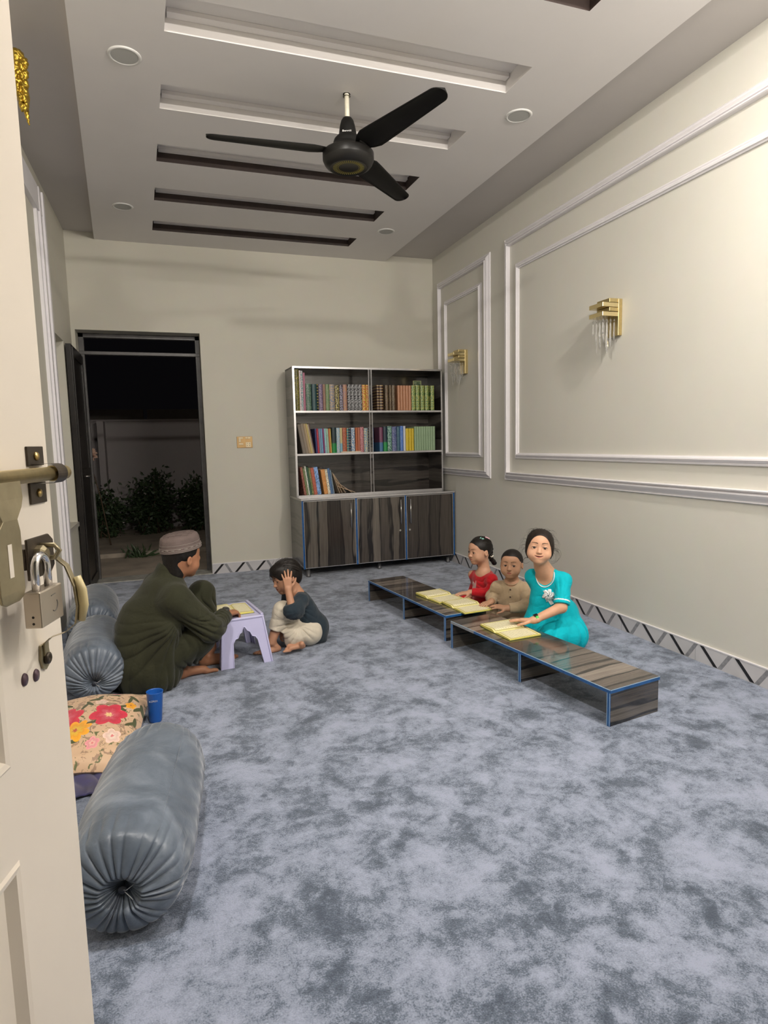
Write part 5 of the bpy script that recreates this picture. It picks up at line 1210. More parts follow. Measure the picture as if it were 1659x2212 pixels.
def wob(amp, *waves):
    """sum of sine folds: each wave is (direction, wavelength, phase)"""
    W_ = [(V3(d) * 2 * PI / wl, ph) for d, wl, ph in waves]
    def fn(P):
        s = 0.0
        for d, ph in W_: s = s + np.sin(P @ d + ph)
        return amp * s / len(W_)
    return Fn(fn)
def folds(amp, c, rad, dirs, sharp=1.6):
    """long cloth folds: narrow valleys between rounded ridges, fading away from c"""
    W_ = [(nrm(d), wl, ph) for d, wl, ph in dirs]; c = V3(c)
    def fn(P):
        q = P - c; g = np.exp(-((q * q).sum(1) / (rad * rad)) ** 1.5); s = 0.0
        for d, wl, ph in W_:
            e = np.array([d[1], -d[2], d[0]]); w = 1.5 * np.sin(P @ e * 2 * PI / (wl * 4.1) + ph * 3) + .9 * np.sin(P @ np.array([d[2], d[0], -d[1]]) * 2 * PI / (wl * 3.3) + ph)
            s = s + (np.abs(np.sin(P @ d * PI / wl + ph + w)) ** (1 / sharp) - .7) * (.65 + .35 * np.sin(P @ e * 2 * PI / (wl * 5.3) + ph * 2))
        return -amp * g * s / len(W_)
    return Fn(fn)
def radiate(amp, apex, e1, e2, n, r0, r1, ph=0.0, sharp=1.7, depth=None, below=False):
    """folds running out of a point, like cloth pulled from an armpit or a gathered waist; e1, e2 span the plane they fan out in"""
    apex, e1, e2 = V3(apex), nrm(e1), nrm(e2); e3 = np.cross(e1, e2)
    def fn(P):
        q = P - apex; a, b, w = q @ e1, q @ e2, q @ e3; r = np.sqrt(a * a + b * b) + 1e-6; th = np.arctan2(b, a)
        g = np.clip((r - r0 * .3) / r0, 0, 1) * np.exp(-(r / r1) ** 4)
        if depth: g = g * np.exp(-(w / depth) ** 2)
        if below: g = g * np.clip(.5 - b / (r * .9), 0, 1)
        f = np.abs(np.sin(th * n / 2 + ph + .9 * np.sin(th * 3.1 + 9 * r) + .5 * np.sin(17 * r + ph))) ** (1 / sharp)
        return -amp * g * (f - .72) * (.7 + .3 * np.sin(th * 5.3 + ph * 2))
    return Fn(fn)
def gathers(amp, c, n, z0, z1, ph=0.0):
    """vertical folds round the axis through c, growing from z0 down to z1"""
    def fn(P):
        th = np.arctan2(P[:, 1] - c[1], P[:, 0] - c[0]); t = np.clip((z0 - P[:, 2]) / (z0 - z1), 0, 1)
        f = np.abs(np.sin(th * n / 2 + ph + .8 * np.sin(th * 2.3 + 1) + .5 * np.sin(P[:, 2] * 14 + th * 2))) ** .6
        return -amp * t * (f - .7) * (.65 + .35 * np.sin(th * 4.7 + ph))
    return Fn(fn)

HLOCK = M('hair_sheen', (0.020, 0.015, 0.012), 0.38, var=0.4, scale=60)
def hair_locks(parent, c, R, sc, n, seed, r=(.385, .470, .395), ctr=(0, -.065, .135), end=(0, -1, -.25), lo=-1.35, hi=1.35, zs=.30, ys=.62, rad=.0008, mat=None):
    """combed strands lying on the hair, from the hairline over the head to a gathering point"""
    rnd = random.Random(seed); L = []; e = nrm(end)
    for k in range(n):
        a = rnd.uniform(lo, hi); s = nrm((math.sin(a), ys * math.cos(a) + rnd.uniform(-.35, .1), zs + .75 * math.cos(a) + rnd.uniform(-.2, .25)))
        om = math.acos(max(-.999, min(.999, float(s @ e)))); pts = []; off = rnd.uniform(.985, 1.035); f1 = rnd.uniform(.55, .98); w = rnd.uniform(-.05, .05)
        for j in range(10):
            t = f1 * j / 9; d = (math.sin((1 - t) * om) * s + math.sin(t * om) * e) / math.sin(om); d = nrm(d + A_(w * math.sin(t * 5), 0, 0))
            p = A_(*ctr) + d * A_(*r) * (off if 0 < j < 9 else .99); pts.append(Vector(V3(c) + (p @ R) * sc))
        L.append(pts)
    mb = MB()
    for pts in L: mb.tube(pts, [rad * (.4 + .6 * math.sin(PI * (i + .5) / 10)) for i in range(10)], 4, cap=False)
    return mb.build('hair_strands', mat or HLOCK, parent)
# ================================================================ the people
def snap(ops, p, off=0.0, n=12):
    p = V3(p).copy(); e = 1e-4
    def grad(p):
        P = np.stack([p + A_(e, 0, 0), p - A_(e, 0, 0), p + A_(0, e, 0), p - A_(0, e, 0), p + A_(0, 0, e), p - A_(0, 0, e)]); d = ev(ops, P)
        g = A_(d[0] - d[1], d[2] - d[3], d[4] - d[5]); return g / (np.linalg.norm(g) + 1e-12)
    for _ in range(n): p = p - grad(p) * (float(ev(ops, p[None])[0]) - off) * .8
    return p, grad(p)
def hit(ops, target, n, off=0.0):
    p = V3(target) + nrm(n) * .15; d = -nrm(n)
    for _ in range(40):
        q = float(ev(ops, p[None])[0]) - off
        if q < 1e-4: break
        p = p + d * q * .8
    return snap(ops, p, off, 2)
def toworld(c, R, sc, p): return V3(c) + (V3(p) @ R) * sc
def headgrp(c, R, sc, ops, k=.012): return Grp(ops, k=k, c=c, R=R, sc=sc)
def sleeve(a, b, ra, rb, k=.02, cutat=True):
    a, b = V3(a), V3(b); d = nrm(b - a); return Grp([Cap(a, b + d * rb, ra, rb), Pl(b, d, .004)], k=k)
def strands(name, mat, parent, lst, r=.0006):
    mb = MB()
    for pts in lst:
        n = len(pts); mb.tube([Vector(p) for p in pts], [r * (1 - .7 * i / (n - 1)) for i in range(n)], 4, cap=False)
    return mb.build(name, mat, parent)
def hair_shell(extra=(), cut=(), r=(.385, .470, .395), c=(0, -.065, .135), face=((0, .40, -.10), (.275, .36, .375)), amp=.006, low=-.20, groove=70, post=()):
    ops = [Ell(c, r)] + list(extra)
    ops += [Ell(face[0], face[1], k=.03, sub=True)] + list(cut)
    ops += list(post)
    ops += [Fn(lambda P: amp * np.clip((.22 - P[:, 1]) / .25, 0, 1) * np.clip((P[:, 2] + .12) / .15, 0, 1) * (np.sin(P[:, 0] * groove + 6 * np.sin(P[:, 1] * 5) + 3 * P[:, 2]) + .6 * np.sin(P[:, 0] * groove * 2.3 + P[:, 1] * 9)))]
    return ops

# ---------------------------------------------------------------- girl in turquoise
def girl_turquoise():
    p = empty('person', (2.2, 3.1, 0), 'person with loose dark hair in a turquoise dress kneeling at the nearer desk', 'person', 'people in the room')
    SK = skin('skin_warm_light', (0.66, 0.37, 0.235))
    c, sc = A_(1.975, 3.03, .628), .202; R = frame((-.53, -.83, .16), (.06, -.06, 1))
    ho = head_ops(True, 1.0, .85, smile=1.0)
    shL, shR = A_(2.122, 3.005, .424), A_(2.022, 3.175, .424); el = A_(2.068, 2.948, .285); wr = A_(1.905, 2.975, .222)
    bR = frame((-.76, -.62, -.18), (-.32, -.16, .93))
    body = [headgrp(c, R, sc, ho), Cap(toworld(c, R, sc, (0, -.12, -.25)), (2.036, 3.080, .470), .040, .043, k=.03), Cap(shR + A_(.01, -.01, -.008), shL + A_(-.01, .01, -.008), .032, k=.05), Cap((2.03, 3.08, .50), (2.075, 3.05, .455), .034, .030, k=.04),
            Ell((2.082, 3.105, .345), (.084, .058, .110), R=bR, k=.05), Cap(shL, el, .034, .030, k=.03), Cap(el, wr, .031, .0215, k=.02),
            Cap(shR, (2.12, 3.25, .30), .034, .03, k=.03), Cap((2.12, 3.25, .30), (2.13, 3.23, .17), .03, .022, k=.02),
            hand_grp(wr, (-.60, .78, -.12), (.05, .15, 1), .150, side=-1, curl=(.12, .10, .14, .2), spread=1.6, thumb=.75, tcurl=.1),
            hand_grp((2.13, 3.23, .17), (-.1, -.1, -1), (-.7, .5, 0), .115, side=1, curl=(.3, .3, .3, .3)),
            Ell((2.22, 3.14, .13), (.10, .12, .10), k=.05), Cap((2.23, 3.08, .11), (2.05, 3.04, .09), .06, .045, k=.04), Cap((2.23, 3.19, .11), (2.05, 3.22, .09), .06, .045, k=.04),
            Cap((2.05, 3.04, .06), (2.25, 3.07, .04), .04, .03, k=.03), Cap((2.05, 3.22, .06), (2.25, 3.20, .04), .04, .03, k=.03)]
    sculpt('body', body, .0026, SK, p, (1.72, 2.82, -.01), (2.42, 3.36, .76), vfn=head_mat(c, R, sc, 1.0, 1.0))
    eyes(p, c, R, sc, gaze=A_(0, 0, 1.25) - c)
    tm = MB(); Rm = R
    tv = [toworld(c, R, sc, (x, .370 - abs(x) * .25, -.245 + .006)) for x in np.linspace(-.07, .07, 9)]
    tm.tube([Vector(q) for q in tv], .0018, 8); tm.build('teeth', M('teeth', (.72, .68, .6), .3), p)
    # dress
    DR = fabric('turquoise_cotton', (0.0, 0.48, 0.58), .45, 13, .75, .05, .07); LACE = M('white_lace', (.86, .88, .88), .8, var=.15, scale=300)
    scoop = Ell(toworld((2.012, 3.05, .450), bR, 1, (0, .02, .02)), (.062, .085, .082), R=bR, k=.006, sub=True)
    dr = [Ell((2.088, 3.105, .34), (.104, .078, .125), R=bR), Cap(shR, shL, .038, .037, k=.04), Cap((2.066, 3.055, .466), shL, .030, .034, k=.04), Cap((2.14, 3.12, .25), (2.20, 3.13, .19), .088, .10, k=.05),
          sleeve(shL + A_(0, 0, .003), el + A_(.004, .002, .016), .041, .047, k=.025), sleeve(shR, (2.12, 3.25, .31), .045, .046, k=.025), scoop,
          Grp([Cap((2.170, 3.13, .20), (2.185, 3.135, .06), .100, .142), Ell((2.19, 3.12, .085), (.135, .175, .12), k=.05), Ell((2.05, 3.05, .085), (.085, .09, .085), k=.06), Ell((2.09, 3.24, .085), (.08, .08, .08), k=.06), Pl((0, 0, .002), (0, 0, -1), .001),
               gathers(.040, (2.17, 3.13), 17, .24, .03)], k=.02),
          Cap((2.06, 3.15, .26), (2.05, 3.17, .12), .06, .09, k=.06),
          radiate(.006, (2.10, 2.99, .33), (.7, -.5, 0), (0, 0, 1), 14, .05, .15)]
    slv = Pl(el + A_(.004, .002, .016), nrm(el - shL)); sL = Cap(shL, el, .06)
    def dmat(P):
        m = np.zeros(len(P), int); m[np.abs(scoop.f(P) + .004) < .0035] = 1
        near = sL.f(P) < .006; dd = slv.f(P); m[near & (dd > -.024) & (dd < -.017)] = 1; return m
    d = sculpt('dress', dr, .0032, [DR, LACE], p, (1.84, 2.86, -.01), (2.46, 3.42, .50), dmat)
    # lace trim round the neckline, hem line and the white rosette
    pt, g = hit(dr, (2.040, 3.035, .338), (-.66, -.74, .1)); rnd = random.Random(2); ro = MB(); T = Vector(g).to_track_quat('Z', 'Y').to_matrix(); pt = Vector(pt)
    for j, (rr, hh) in enumerate(((.036, .001), (.029, .005), (.021, .009), (.012, .012))):
        N = 60; vs = []
        for i in range(N):
            th = 2 * PI * i / N; r1 = rr * (1 + .16 * math.sin(6 * th + j * 1.3) + .08 * math.sin(13 * th + j)); z = hh + .0035 * math.sin(9 * th + j * 2)
            vs += [pt + T @ Vector((r1 * math.cos(th) * .9, r1 * math.sin(th) * 1.05, z)), pt + T @ Vector((r1 * .45 * math.cos(th), r1 * .5 * math.sin(th), hh - .001))]
        ro.add(vs, [(2 * i, 2 * ((i + 1) % N), 2 * ((i + 1) % N) + 1, 2 * i + 1) for i in range(N)], 0, True)
    ro.add([pt, pt + T @ Vector((.03, -.05, .003)), pt + T @ Vector((.012, -.062, .004)), pt + T @ Vector((-.006, -.03, .004))], [(0, 1, 2, 3)])
    rs = ro.build('rosette', LACE, p); s_ = rs.modifiers.new('t', 'SOLIDIFY'); s_.thickness = .0007
    base = [o_ for o_ in dr if o_ is not scoop and o_.sub != 'disp']; sc2 = [Ell(scoop.c, scoop.r, R=scoop.R)]; ln_ = []
    for a in np.linspace(math.radians(-215), math.radians(35), 40):
        q = V3(scoop.c) + (A_(math.cos(a) * .075, .03, math.sin(a) * .09) @ bR)
        for _ in range(7): q = snap(base, q, .0012, 3)[0]; q = snap(sc2, q, .0075, 3)[0]
        ln_.append(Vector(snap(base, q, .0012, 2)[0]))
    MB().tube(ln_, [.0024 + .0006 * (i % 2) for i in range(len(ln_))], 6).build('lace_trim', LACE, d)
    # fitness band
    wb = MB(); ax = nrm(wr - el); cb = wr - ax * .018; Rb = frame(ax, (0, 0, 1)); ring = []
    for i in range(28):
        a = 2 * PI * i / 28; ring.append([Vector(cb + (A_(math.cos(a) * r, o, math.sin(a) * r) @ Rb)) for r, o in ((.0235, -.009), (.0258, -.008), (.0258, .008), (.0235, .009))])
    vs = [q for r in ring for q in r]; wb.add(vs, [(i * 4 + k, i * 4 + (k + 1) % 4, ((i + 1) % 28) * 4 + (k + 1) % 4, ((i + 1) % 28) * 4 + k) for i in range(28) for k in range(4)], 0, True)
    band = wb.build('wristband', M('band_green', (.10, .62, .10), .45), p)
    wf = MB(); vs = []
    for i in range(9):
        a = .9 + i * .16
        for r, o in ((.0262, -.011), (.0295, -.0105), (.0295, .0105), (.0262, .011)): vs.append(Vector(cb + (A_(math.cos(a) * r, o, math.sin(a) * r) @ Rb)))
    wf.add(vs, [(i * 4 + k, i * 4 + (k + 1) % 4, i * 4 + 4 + (k + 1) % 4, i * 4 + 4 + k) for i in range(8) for k in range(4)] + [(0, 1, 2, 3), (32, 33, 34, 35)], 0, True); wf.build('tracker', M('tracker_black', (.008, .008, .01), .12), band)
    # hair
    hs = hair_shell(extra=[Ell((.31, .03, -.05), (.085, .16, .22), k=.08), Ell((-.31, .03, -.05), (.085, .16, .20), k=.08), Ell((0, -.38, -.05), (.24, .16, .26), k=.08), Cap((.335, .10, -.14), (.30, .08, -.33), .045, .015, k=.05), Cap((-.34, .04, -.14), (-.32, .0, -.30), .04, .012, k=.05)],
                    face=((0, .47, -.14), (.335, .47, .500)), r=(.388, .47, .400), amp=.004, cut=[Ell((0, .05, -.55), (.28, .3, .25), k=.04, sub=True)])
    hg = [Grp(hs, c=c, R=R, sc=sc)]
    hr = sculpt('hair', hg, .0028, HAIRB, p, (1.84, 2.90, .48), (2.12, 3.18, .76))
    rnd = random.Random(11); L = []
    for k in range(64):
        s = rnd.choice((-1, 1)); a = rnd.uniform(.2, PI - .2); st = A_(s * .38 * math.sin(a) if k % 3 else rnd.uniform(-.3, .3), rnd.uniform(-.25, .12), .13 + .38 * math.cos(a) if k % 3 else .50)
        pts = []; q = st.copy(); d = A_(s * rnd.uniform(.3, 1.0), rnd.uniform(-.3, .4), rnd.uniform(.0, .6)); d = d / np.linalg.norm(d)
        for j in range(9):
            pts.append(Vector(toworld(c, R, sc, q))); q = q + d * rnd.uniform(.024, .042); d = d + A_(-s * .16 * (j > 3), rnd.uniform(-.12, .12), -.34); d = d / np.linalg.norm(d)
        L.append(pts)
    for k in range(16):   # curls beside the ears
        s = 1 if k < 6 else -1; st = A_(s * .38, rnd.uniform(-.1, .1), rnd.uniform(-.1, .05)); pts = []
        for j in range(12):
            t = j / 11; pts.append(Vector(toworld(c, R, sc, st + A_(s * (.10 + .04 * (k % 4)) * math.sin(t * 3.4), .03 * t, -.34 * t + .07 * math.sin(t * 6)))))
        L.append(pts)
    strands('flyaway_strands', HAIRB, hr, L, .00055)
    lp_ = [Vector(toworld(c, R, sc, (.355 - .05 * t / 5 + .085 * math.sin(t - .4), .10, -.32 - .085 * (1 - math.cos(t))))) for t in np.linspace(-.3, 4.6, 20)]
    hair_locks(hr, c, R, sc, 150, 5, r=(.39, .472, .402), mat=HLOCK)
    strands('loose_curl', HAIRB, hr, [lp_], .0016)
    return p
girl_turquoise()

# ---------------------------------------------------------------- girl in red
def girl_red():
    p = empty('person', (2.12, 3.92, 0), 'person with braided hair in a red long-sleeved top sitting at the further desk', 'person', 'people in the room')
    SK = skin('skin_warm_tan', (0.54, 0.30, 0.195))
    c, sc = A_(2.043, 3.90, .463), .196; R = frame((-.99, -.16, -.03), (.02, 0, 1))
    ho = head_ops(True, .9, .95)
    shN, shF = A_(2.085, 3.795, .272), A_(2.045, 4.01, .268); elN = A_(2.065, 3.752, .178); wrN = A_(1.925, 3.815, .192)
    bR = frame((-.93, -.35, -.12), (-.15, 0, .98))
    body = [headgrp(c, R, sc, ho), Cap(toworld(c, R, sc, (0, -.12, -.22)), (2.085, 3.905, .315), .040, .042, k=.03), Cap(shN, shF, .030, k=.05), Ell((2.085, 3.90, .22), (.080, .058, .10), R=bR, k=.04),
            Cap(shN, elN, .028, .026, k=.02), Cap(elN, wrN, .026, .019, k=.02), Cap(shF, (2.09, 4.06, .17), .028, .026, k=.02), Cap((2.09, 4.06, .17), (2.02, 4.0, .12), .026, .019, k=.02),
            hand_grp(wrN, (-.98, .16, -.05), (.0, -.1, 1), .125, side=-1, curl=(.18, .2, .25, .3), spread=1.2, thumb=.6),
            hand_grp((2.02, 4.0, .12), (-.7, -.5, -.4), (0, 0, 1), .11, side=1, curl=(.3, .3, .35, .4)),
            Ell((2.13, 3.92, .09), (.09, .10, .085), k=.04), Cap((2.13, 3.87, .08), (1.98, 3.78, .06), .05, .04, k=.03), Cap((2.13, 3.97, .08), (1.98, 4.06, .06), .05, .04, k=.03), Cap((1.98, 3.78, .05), (2.06, 3.95, .035), .035, .03, k=.03), Cap((1.98, 4.06, .05), (2.04, 3.88, .035), .035, .03, k=.03)]
    sculpt('body', body, .0028, SK, p, (1.76, 3.64, -.01), (2.30, 4.16, .60), vfn=head_mat(c, R, sc, .8))
    eyes(p, c, R, sc, gaze=(-1, -.12, -.02), open_=.9)
    RD = fabric('red_jersey', (0.50, 0.006, 0.014), .4, 16, .7, .25, .06)
    nk = Ell((2.060, 3.888, .322), (.058, .056, .050), R=bR, k=.006, sub=True)
    top = [Ell((2.09, 3.90, .222), (.094, .074, .115), R=bR), Cap(shN, shF + A_(.01, -.012, -.006), .036, k=.035), Cap((2.11, 3.91, .15), (2.125, 3.92, .06), .10, .115, k=.05), sleeve(shN, elN, .036, .036, k=.03), sleeve(elN, wrN + A_(.012, 0, 0), .036, .028, k=.03),
           sleeve(shF + A_(.01, -.012, -.01), (2.09, 4.04, .17), .034, .034, k=.03), sleeve((2.09, 4.06, .17), (2.03, 4.01, .125), .036, .028, k=.03), nk, Pl((0, 0, .002), (0, 0, -1), .001), Ell((1.99, 3.80, .055), (.07, .06, .055), k=.05), Ell((1.99, 4.04, .055), (.07, .06, .055), k=.05),
           folds(.014, (2.06, 3.80, .20), .09, [((.5, .3, .9), .035, 0)])]
    sculpt('top', top, .0032, RD, p, (1.88, 3.66, -.01), (2.30, 4.16, .36))
    AP = M('pale_pink_applique', (.62, .38, .36), .8, var=.25, scale=200); q, g = hit(top, (2.015, 3.905, .208), (-.92, -.38, 0)); am = MB(); T = Vector(g).to_track_quat('Z', 'Y').to_matrix(); q = Vector(q) + Vector(g) * .002
    up = Vector((0, 0, 1)) - Vector(g) * g[2]; up.normalize(); sd = up.cross(Vector(g))
    outl = [(-.018, -.022), (.022, -.024), (.016, -.006), (.010, .004), (.018, .012), (.012, .022), (.004, .016), (-.004, .012), (-.010, .030), (-.014, .012), (-.012, -.004)]
    am.prism([q + sd * a * -1.35 + up * b * 1.45 for a, b in outl], None, Vector(g) * .0025); am.build('applique', AP, p)
    hs = hair_shell(extra=[Ell((0, -.42, .05), (.17, .14, .25), k=.08)], face=((0, .47, -.12), (.335, .46, .46)), r=(.375, .458, .388), amp=.0025, groove=60,
                    cut=[Ell((.40, .08, -.20), (.16, .17, .20), k=.03, sub=True), Ell((-.40, .08, -.20), (.16, .17, .20), k=.03, sub=True), Ell((0, -.02, -.55), (.35, .34, .30), k=.04, sub=True)])
    hr = sculpt('hair', [Grp(hs, c=c, R=R, sc=sc)], .0026, HAIR, p, (1.92, 3.78, .34), (2.24, 4.02, .58))
    br = []; pts = [(0, -.47, .22), (.01, -.535, .12), (0, -.55, 0), (.01, -.54, -.12), (0, -.52, -.22), (.02, -.53, -.33), (.06, -.60, -.42), (.10, -.70, -.50), (.12, -.76, -.58)]
    for i, q in enumerate(pts): br.append(Ell(q, (.085, .075, .075) if i < 5 else (.10, .095, .085), k=.02))
    sculpt('braid', [Grp(br, c=c, R=R, sc=sc)], .0026, HAIR, hr, (2.08, 3.76, .28), (2.26, 4.04, .56))
    hair_locks(hr, c, R, sc, 130, 6, r=(.378, .461, .391), end=(0, -1, .1), rad=.0006)
    def sfp(q): return Vector(toworld(c, R, sc, q))
    cl = MB()
    for k in range(5):
        a0, a1 = 2 * PI * k / 5 + .3, 2 * PI * (k + .5) / 5 + .3; a2 = 2 * PI * (k + 1) / 5 + .3
        f_ = lambda a, r: sfp((-.20 + r * math.sin(a) * .8, -.02 + r * math.cos(a), .475 - r * .35 * math.sin(a) * -1))
        cl.tube([f_(a0, .05), f_(a1, .025), f_(a2, .05)], .0017, 6)
    cl.build('star_clip', M('mint_plastic', (.35, .75, .66), .3), hr)
    MB().tube([sfp((-.10, -.02, .515)), sfp((-.16, .06, .495))], .003, 8).build('mint_clip', MATS['mint_plastic'], hr)
    MB().tube([sfp((-.12, -.20, .50)), sfp((-.12, -.34, .42)), sfp((-.10, -.44, .30))], [.005, .008, .004], 10).build('pink_clip', M('pink_plastic', (.75, .42, .48), .35), hr)
    sm = MB(); rnd = random.Random(3)
    for k in range(16):
        a = 2 * PI * k / 16; q = sfp((-.085 * math.cos(a), -.53 - .05 * math.sin(a), -.26 + .02 * math.sin(a * 3))); sm.lathe([(0, -.005), (.0055, -.002), (.005, .003), (0, .005)], q, 8)
    sm.build('scrunchie', M('scrunchie_white', (.75, .72, .62), .7), hr)
    return p
girl_red()

# ---------------------------------------------------------------- boy in beige
def boy_beige():
    p = empty('person', (2.1, 3.46, 0), 'person with short black hair in a beige buttoned shirt sitting between the two girls', 'person', 'people in the room')
    SK = skin('skin_brown', (0.47, 0.255, 0.155))
    c, sc = A_(2.060, 3.485, .440), .190; R = frame((-.66, -.74, .06), (.02, 0, 1))
    ho = head_ops(True, .95, 1.05)
    shL, shR = A_(2.140, 3.420, .280), A_(1.998, 3.560, .276); elL, wrL = A_(2.075, 3.325, .195), A_(1.962, 3.372, .185); elR, wrR = A_(1.975, 3.60, .20), A_(1.925, 3.512, .196)
    bR = frame((-.70, -.70, -.10), (-.08, -.05, 1))
    body = [headgrp(c, R, sc, ho), Cap(toworld(c, R, sc, (0, -.10, -.22)), (2.072, 3.50, .32), .038, .041, k=.03), Cap(shL, shR, .032, k=.05), Ell((2.085, 3.505, .23), (.088, .062, .10), R=bR, k=.04),
            Cap(shL, elL, .030, .027, k=.02), Cap(elL, wrL, .026, .020, k=.02), Cap(shR, elR, .030, .027, k=.02), Cap(elR, wrR, .026, .020, k=.02),
            hand_grp(wrL, (-.80, .42, .18), (-.25, -.25, .9), .118, side=-1, curl=(.35, .3, .35, .5), spread=1.1, thumb=.7), hand_grp(wrR, (-.93, -.25, -.10), (-.15, -.3, .95), .116, side=1, curl=(.6, .65, .7, .8), spread=1.0, thumb=.6),
            Ell((2.13, 3.51, .09), (.10, .11, .085), k=.04), Cap((2.13, 3.46, .08), (2.02, 3.36, .06), .05, .042, k=.03), Cap((2.13, 3.56, .08), (2.0, 3.64, .06), .05, .042, k=.03), Cap((2.02, 3.36, .05), (2.08, 3.55, .035), .036, .03, k=.03), Cap((2.0, 3.64, .05), (2.06, 3.46, .035), .036, .03, k=.03)]
    sculpt('body', body, .0027, SK, p, (1.76, 3.22, -.01), (2.32, 3.74, .58), vfn=head_mat(c, R, sc, .85))
    eyes(p, c, R, sc, gaze=A_(-.3, 0.3, 1.05) - c)
    BG_ = fabric('beige_linen', (0.41, 0.305, 0.195), .45, 15, .8, .2, .06)
    sh = [Ell((2.09, 3.507, .225), (.102, .080, .118), R=bR), Cap(shL, shR, .037, k=.035), Cap((2.10, 3.51, .16), (2.125, 3.515, .06), .105, .125, k=.05), sleeve(shL, elL, .039, .038, k=.03), sleeve(elL, wrL + A_(.014, -.004, 0), .038, .029, k=.025), sleeve(shR, elR, .039, .038, k=.03), sleeve(elR, wrR + A_(.01, .012, 0), .038, .029, k=.025),
          Ell((2.03, 3.37, .06), (.08, .07, .06), k=.05), Ell((2.01, 3.63, .06), (.07, .07, .06), k=.05), Cap((2.070, 3.497, .29), (2.066, 3.492, .318), .052, .048, k=.02),
          Cap((2.060, 3.482, .325), (2.05, 3.475, .40), .044, .052, k=.004), Pl((0, 0, .002), (0, 0, -1), .001),
          folds(.013, (2.07, 3.35, .20), .07, [((.7, .2, .6), .032, 0)]), folds(.012, (1.97, 3.58, .22), .06, [((.5, .5, .8), .032, .4)])]
    sh[10].sub = True
    sculpt('shirt', sh, .003, BG_, p, (1.86, 3.22, -.01), (2.34, 3.74, .40))
    bt_ = MB(); pk_ = MB()
    for t, z in enumerate((.285, .238, .192)):
        q, g = snap(sh, (2.012, 3.43, z), .0012); bt_.lathe([(.0052, -.001), (.0052, .0012), (.003, .002), (0, .001)], mat=Matrix.Translation(q) @ Vector(g).to_track_quat('Z', 'Y').to_matrix().to_4x4(), seg=12)
        q, g = (None, None)
    bt_.build('buttons', M('button_dark', (.05, .03, .02), .4), p)
    pts = [snap(sh, (2.012 + dx, 3.43 - dx, z), .0006)[0] for dx in (0,) for z in np.linspace(.325, .14, 14)]
    for dx in (-.011, .011):
        ln_ = [Vector(snap(sh, (2.012 + dx, 3.43 - dx, z), .0004)[0]) for z in np.linspace(.318, .14, 14)]; MB().tube(ln_, .0007, 5).build('placket_seam', BG_, p)
    cr_ = [Vector(snap(sh, (2.061 + .05 * math.cos(a), 3.49 + .05 * math.sin(a), .322), .001)[0]) for a in np.linspace(0, 2 * PI, 22)[:-1]]
    MB().tube(cr_, .0022, 6, closed=True).build('collar_band', BG_, p)
    hs = hair_shell(face=((0, .50, -.20), (.40, .47, .49)), r=(.372, .455, .385), amp=.003, groove=120, cut=[Ell((.42, .12, -.24), (.17, .20, .22), k=.03, sub=True), Ell((-.42, .12, -.24), (.17, .20, .22), k=.03, sub=True), Ell((0, .0, -.56), (.40, .44, .33), k=.04, sub=True)])
    sculpt('hair', [Grp(hs, c=c, R=R, sc=sc)], .0026, HAIR, p, (1.95, 3.37, .33), (2.18, 3.60, .56))
    return p
boy_beige()

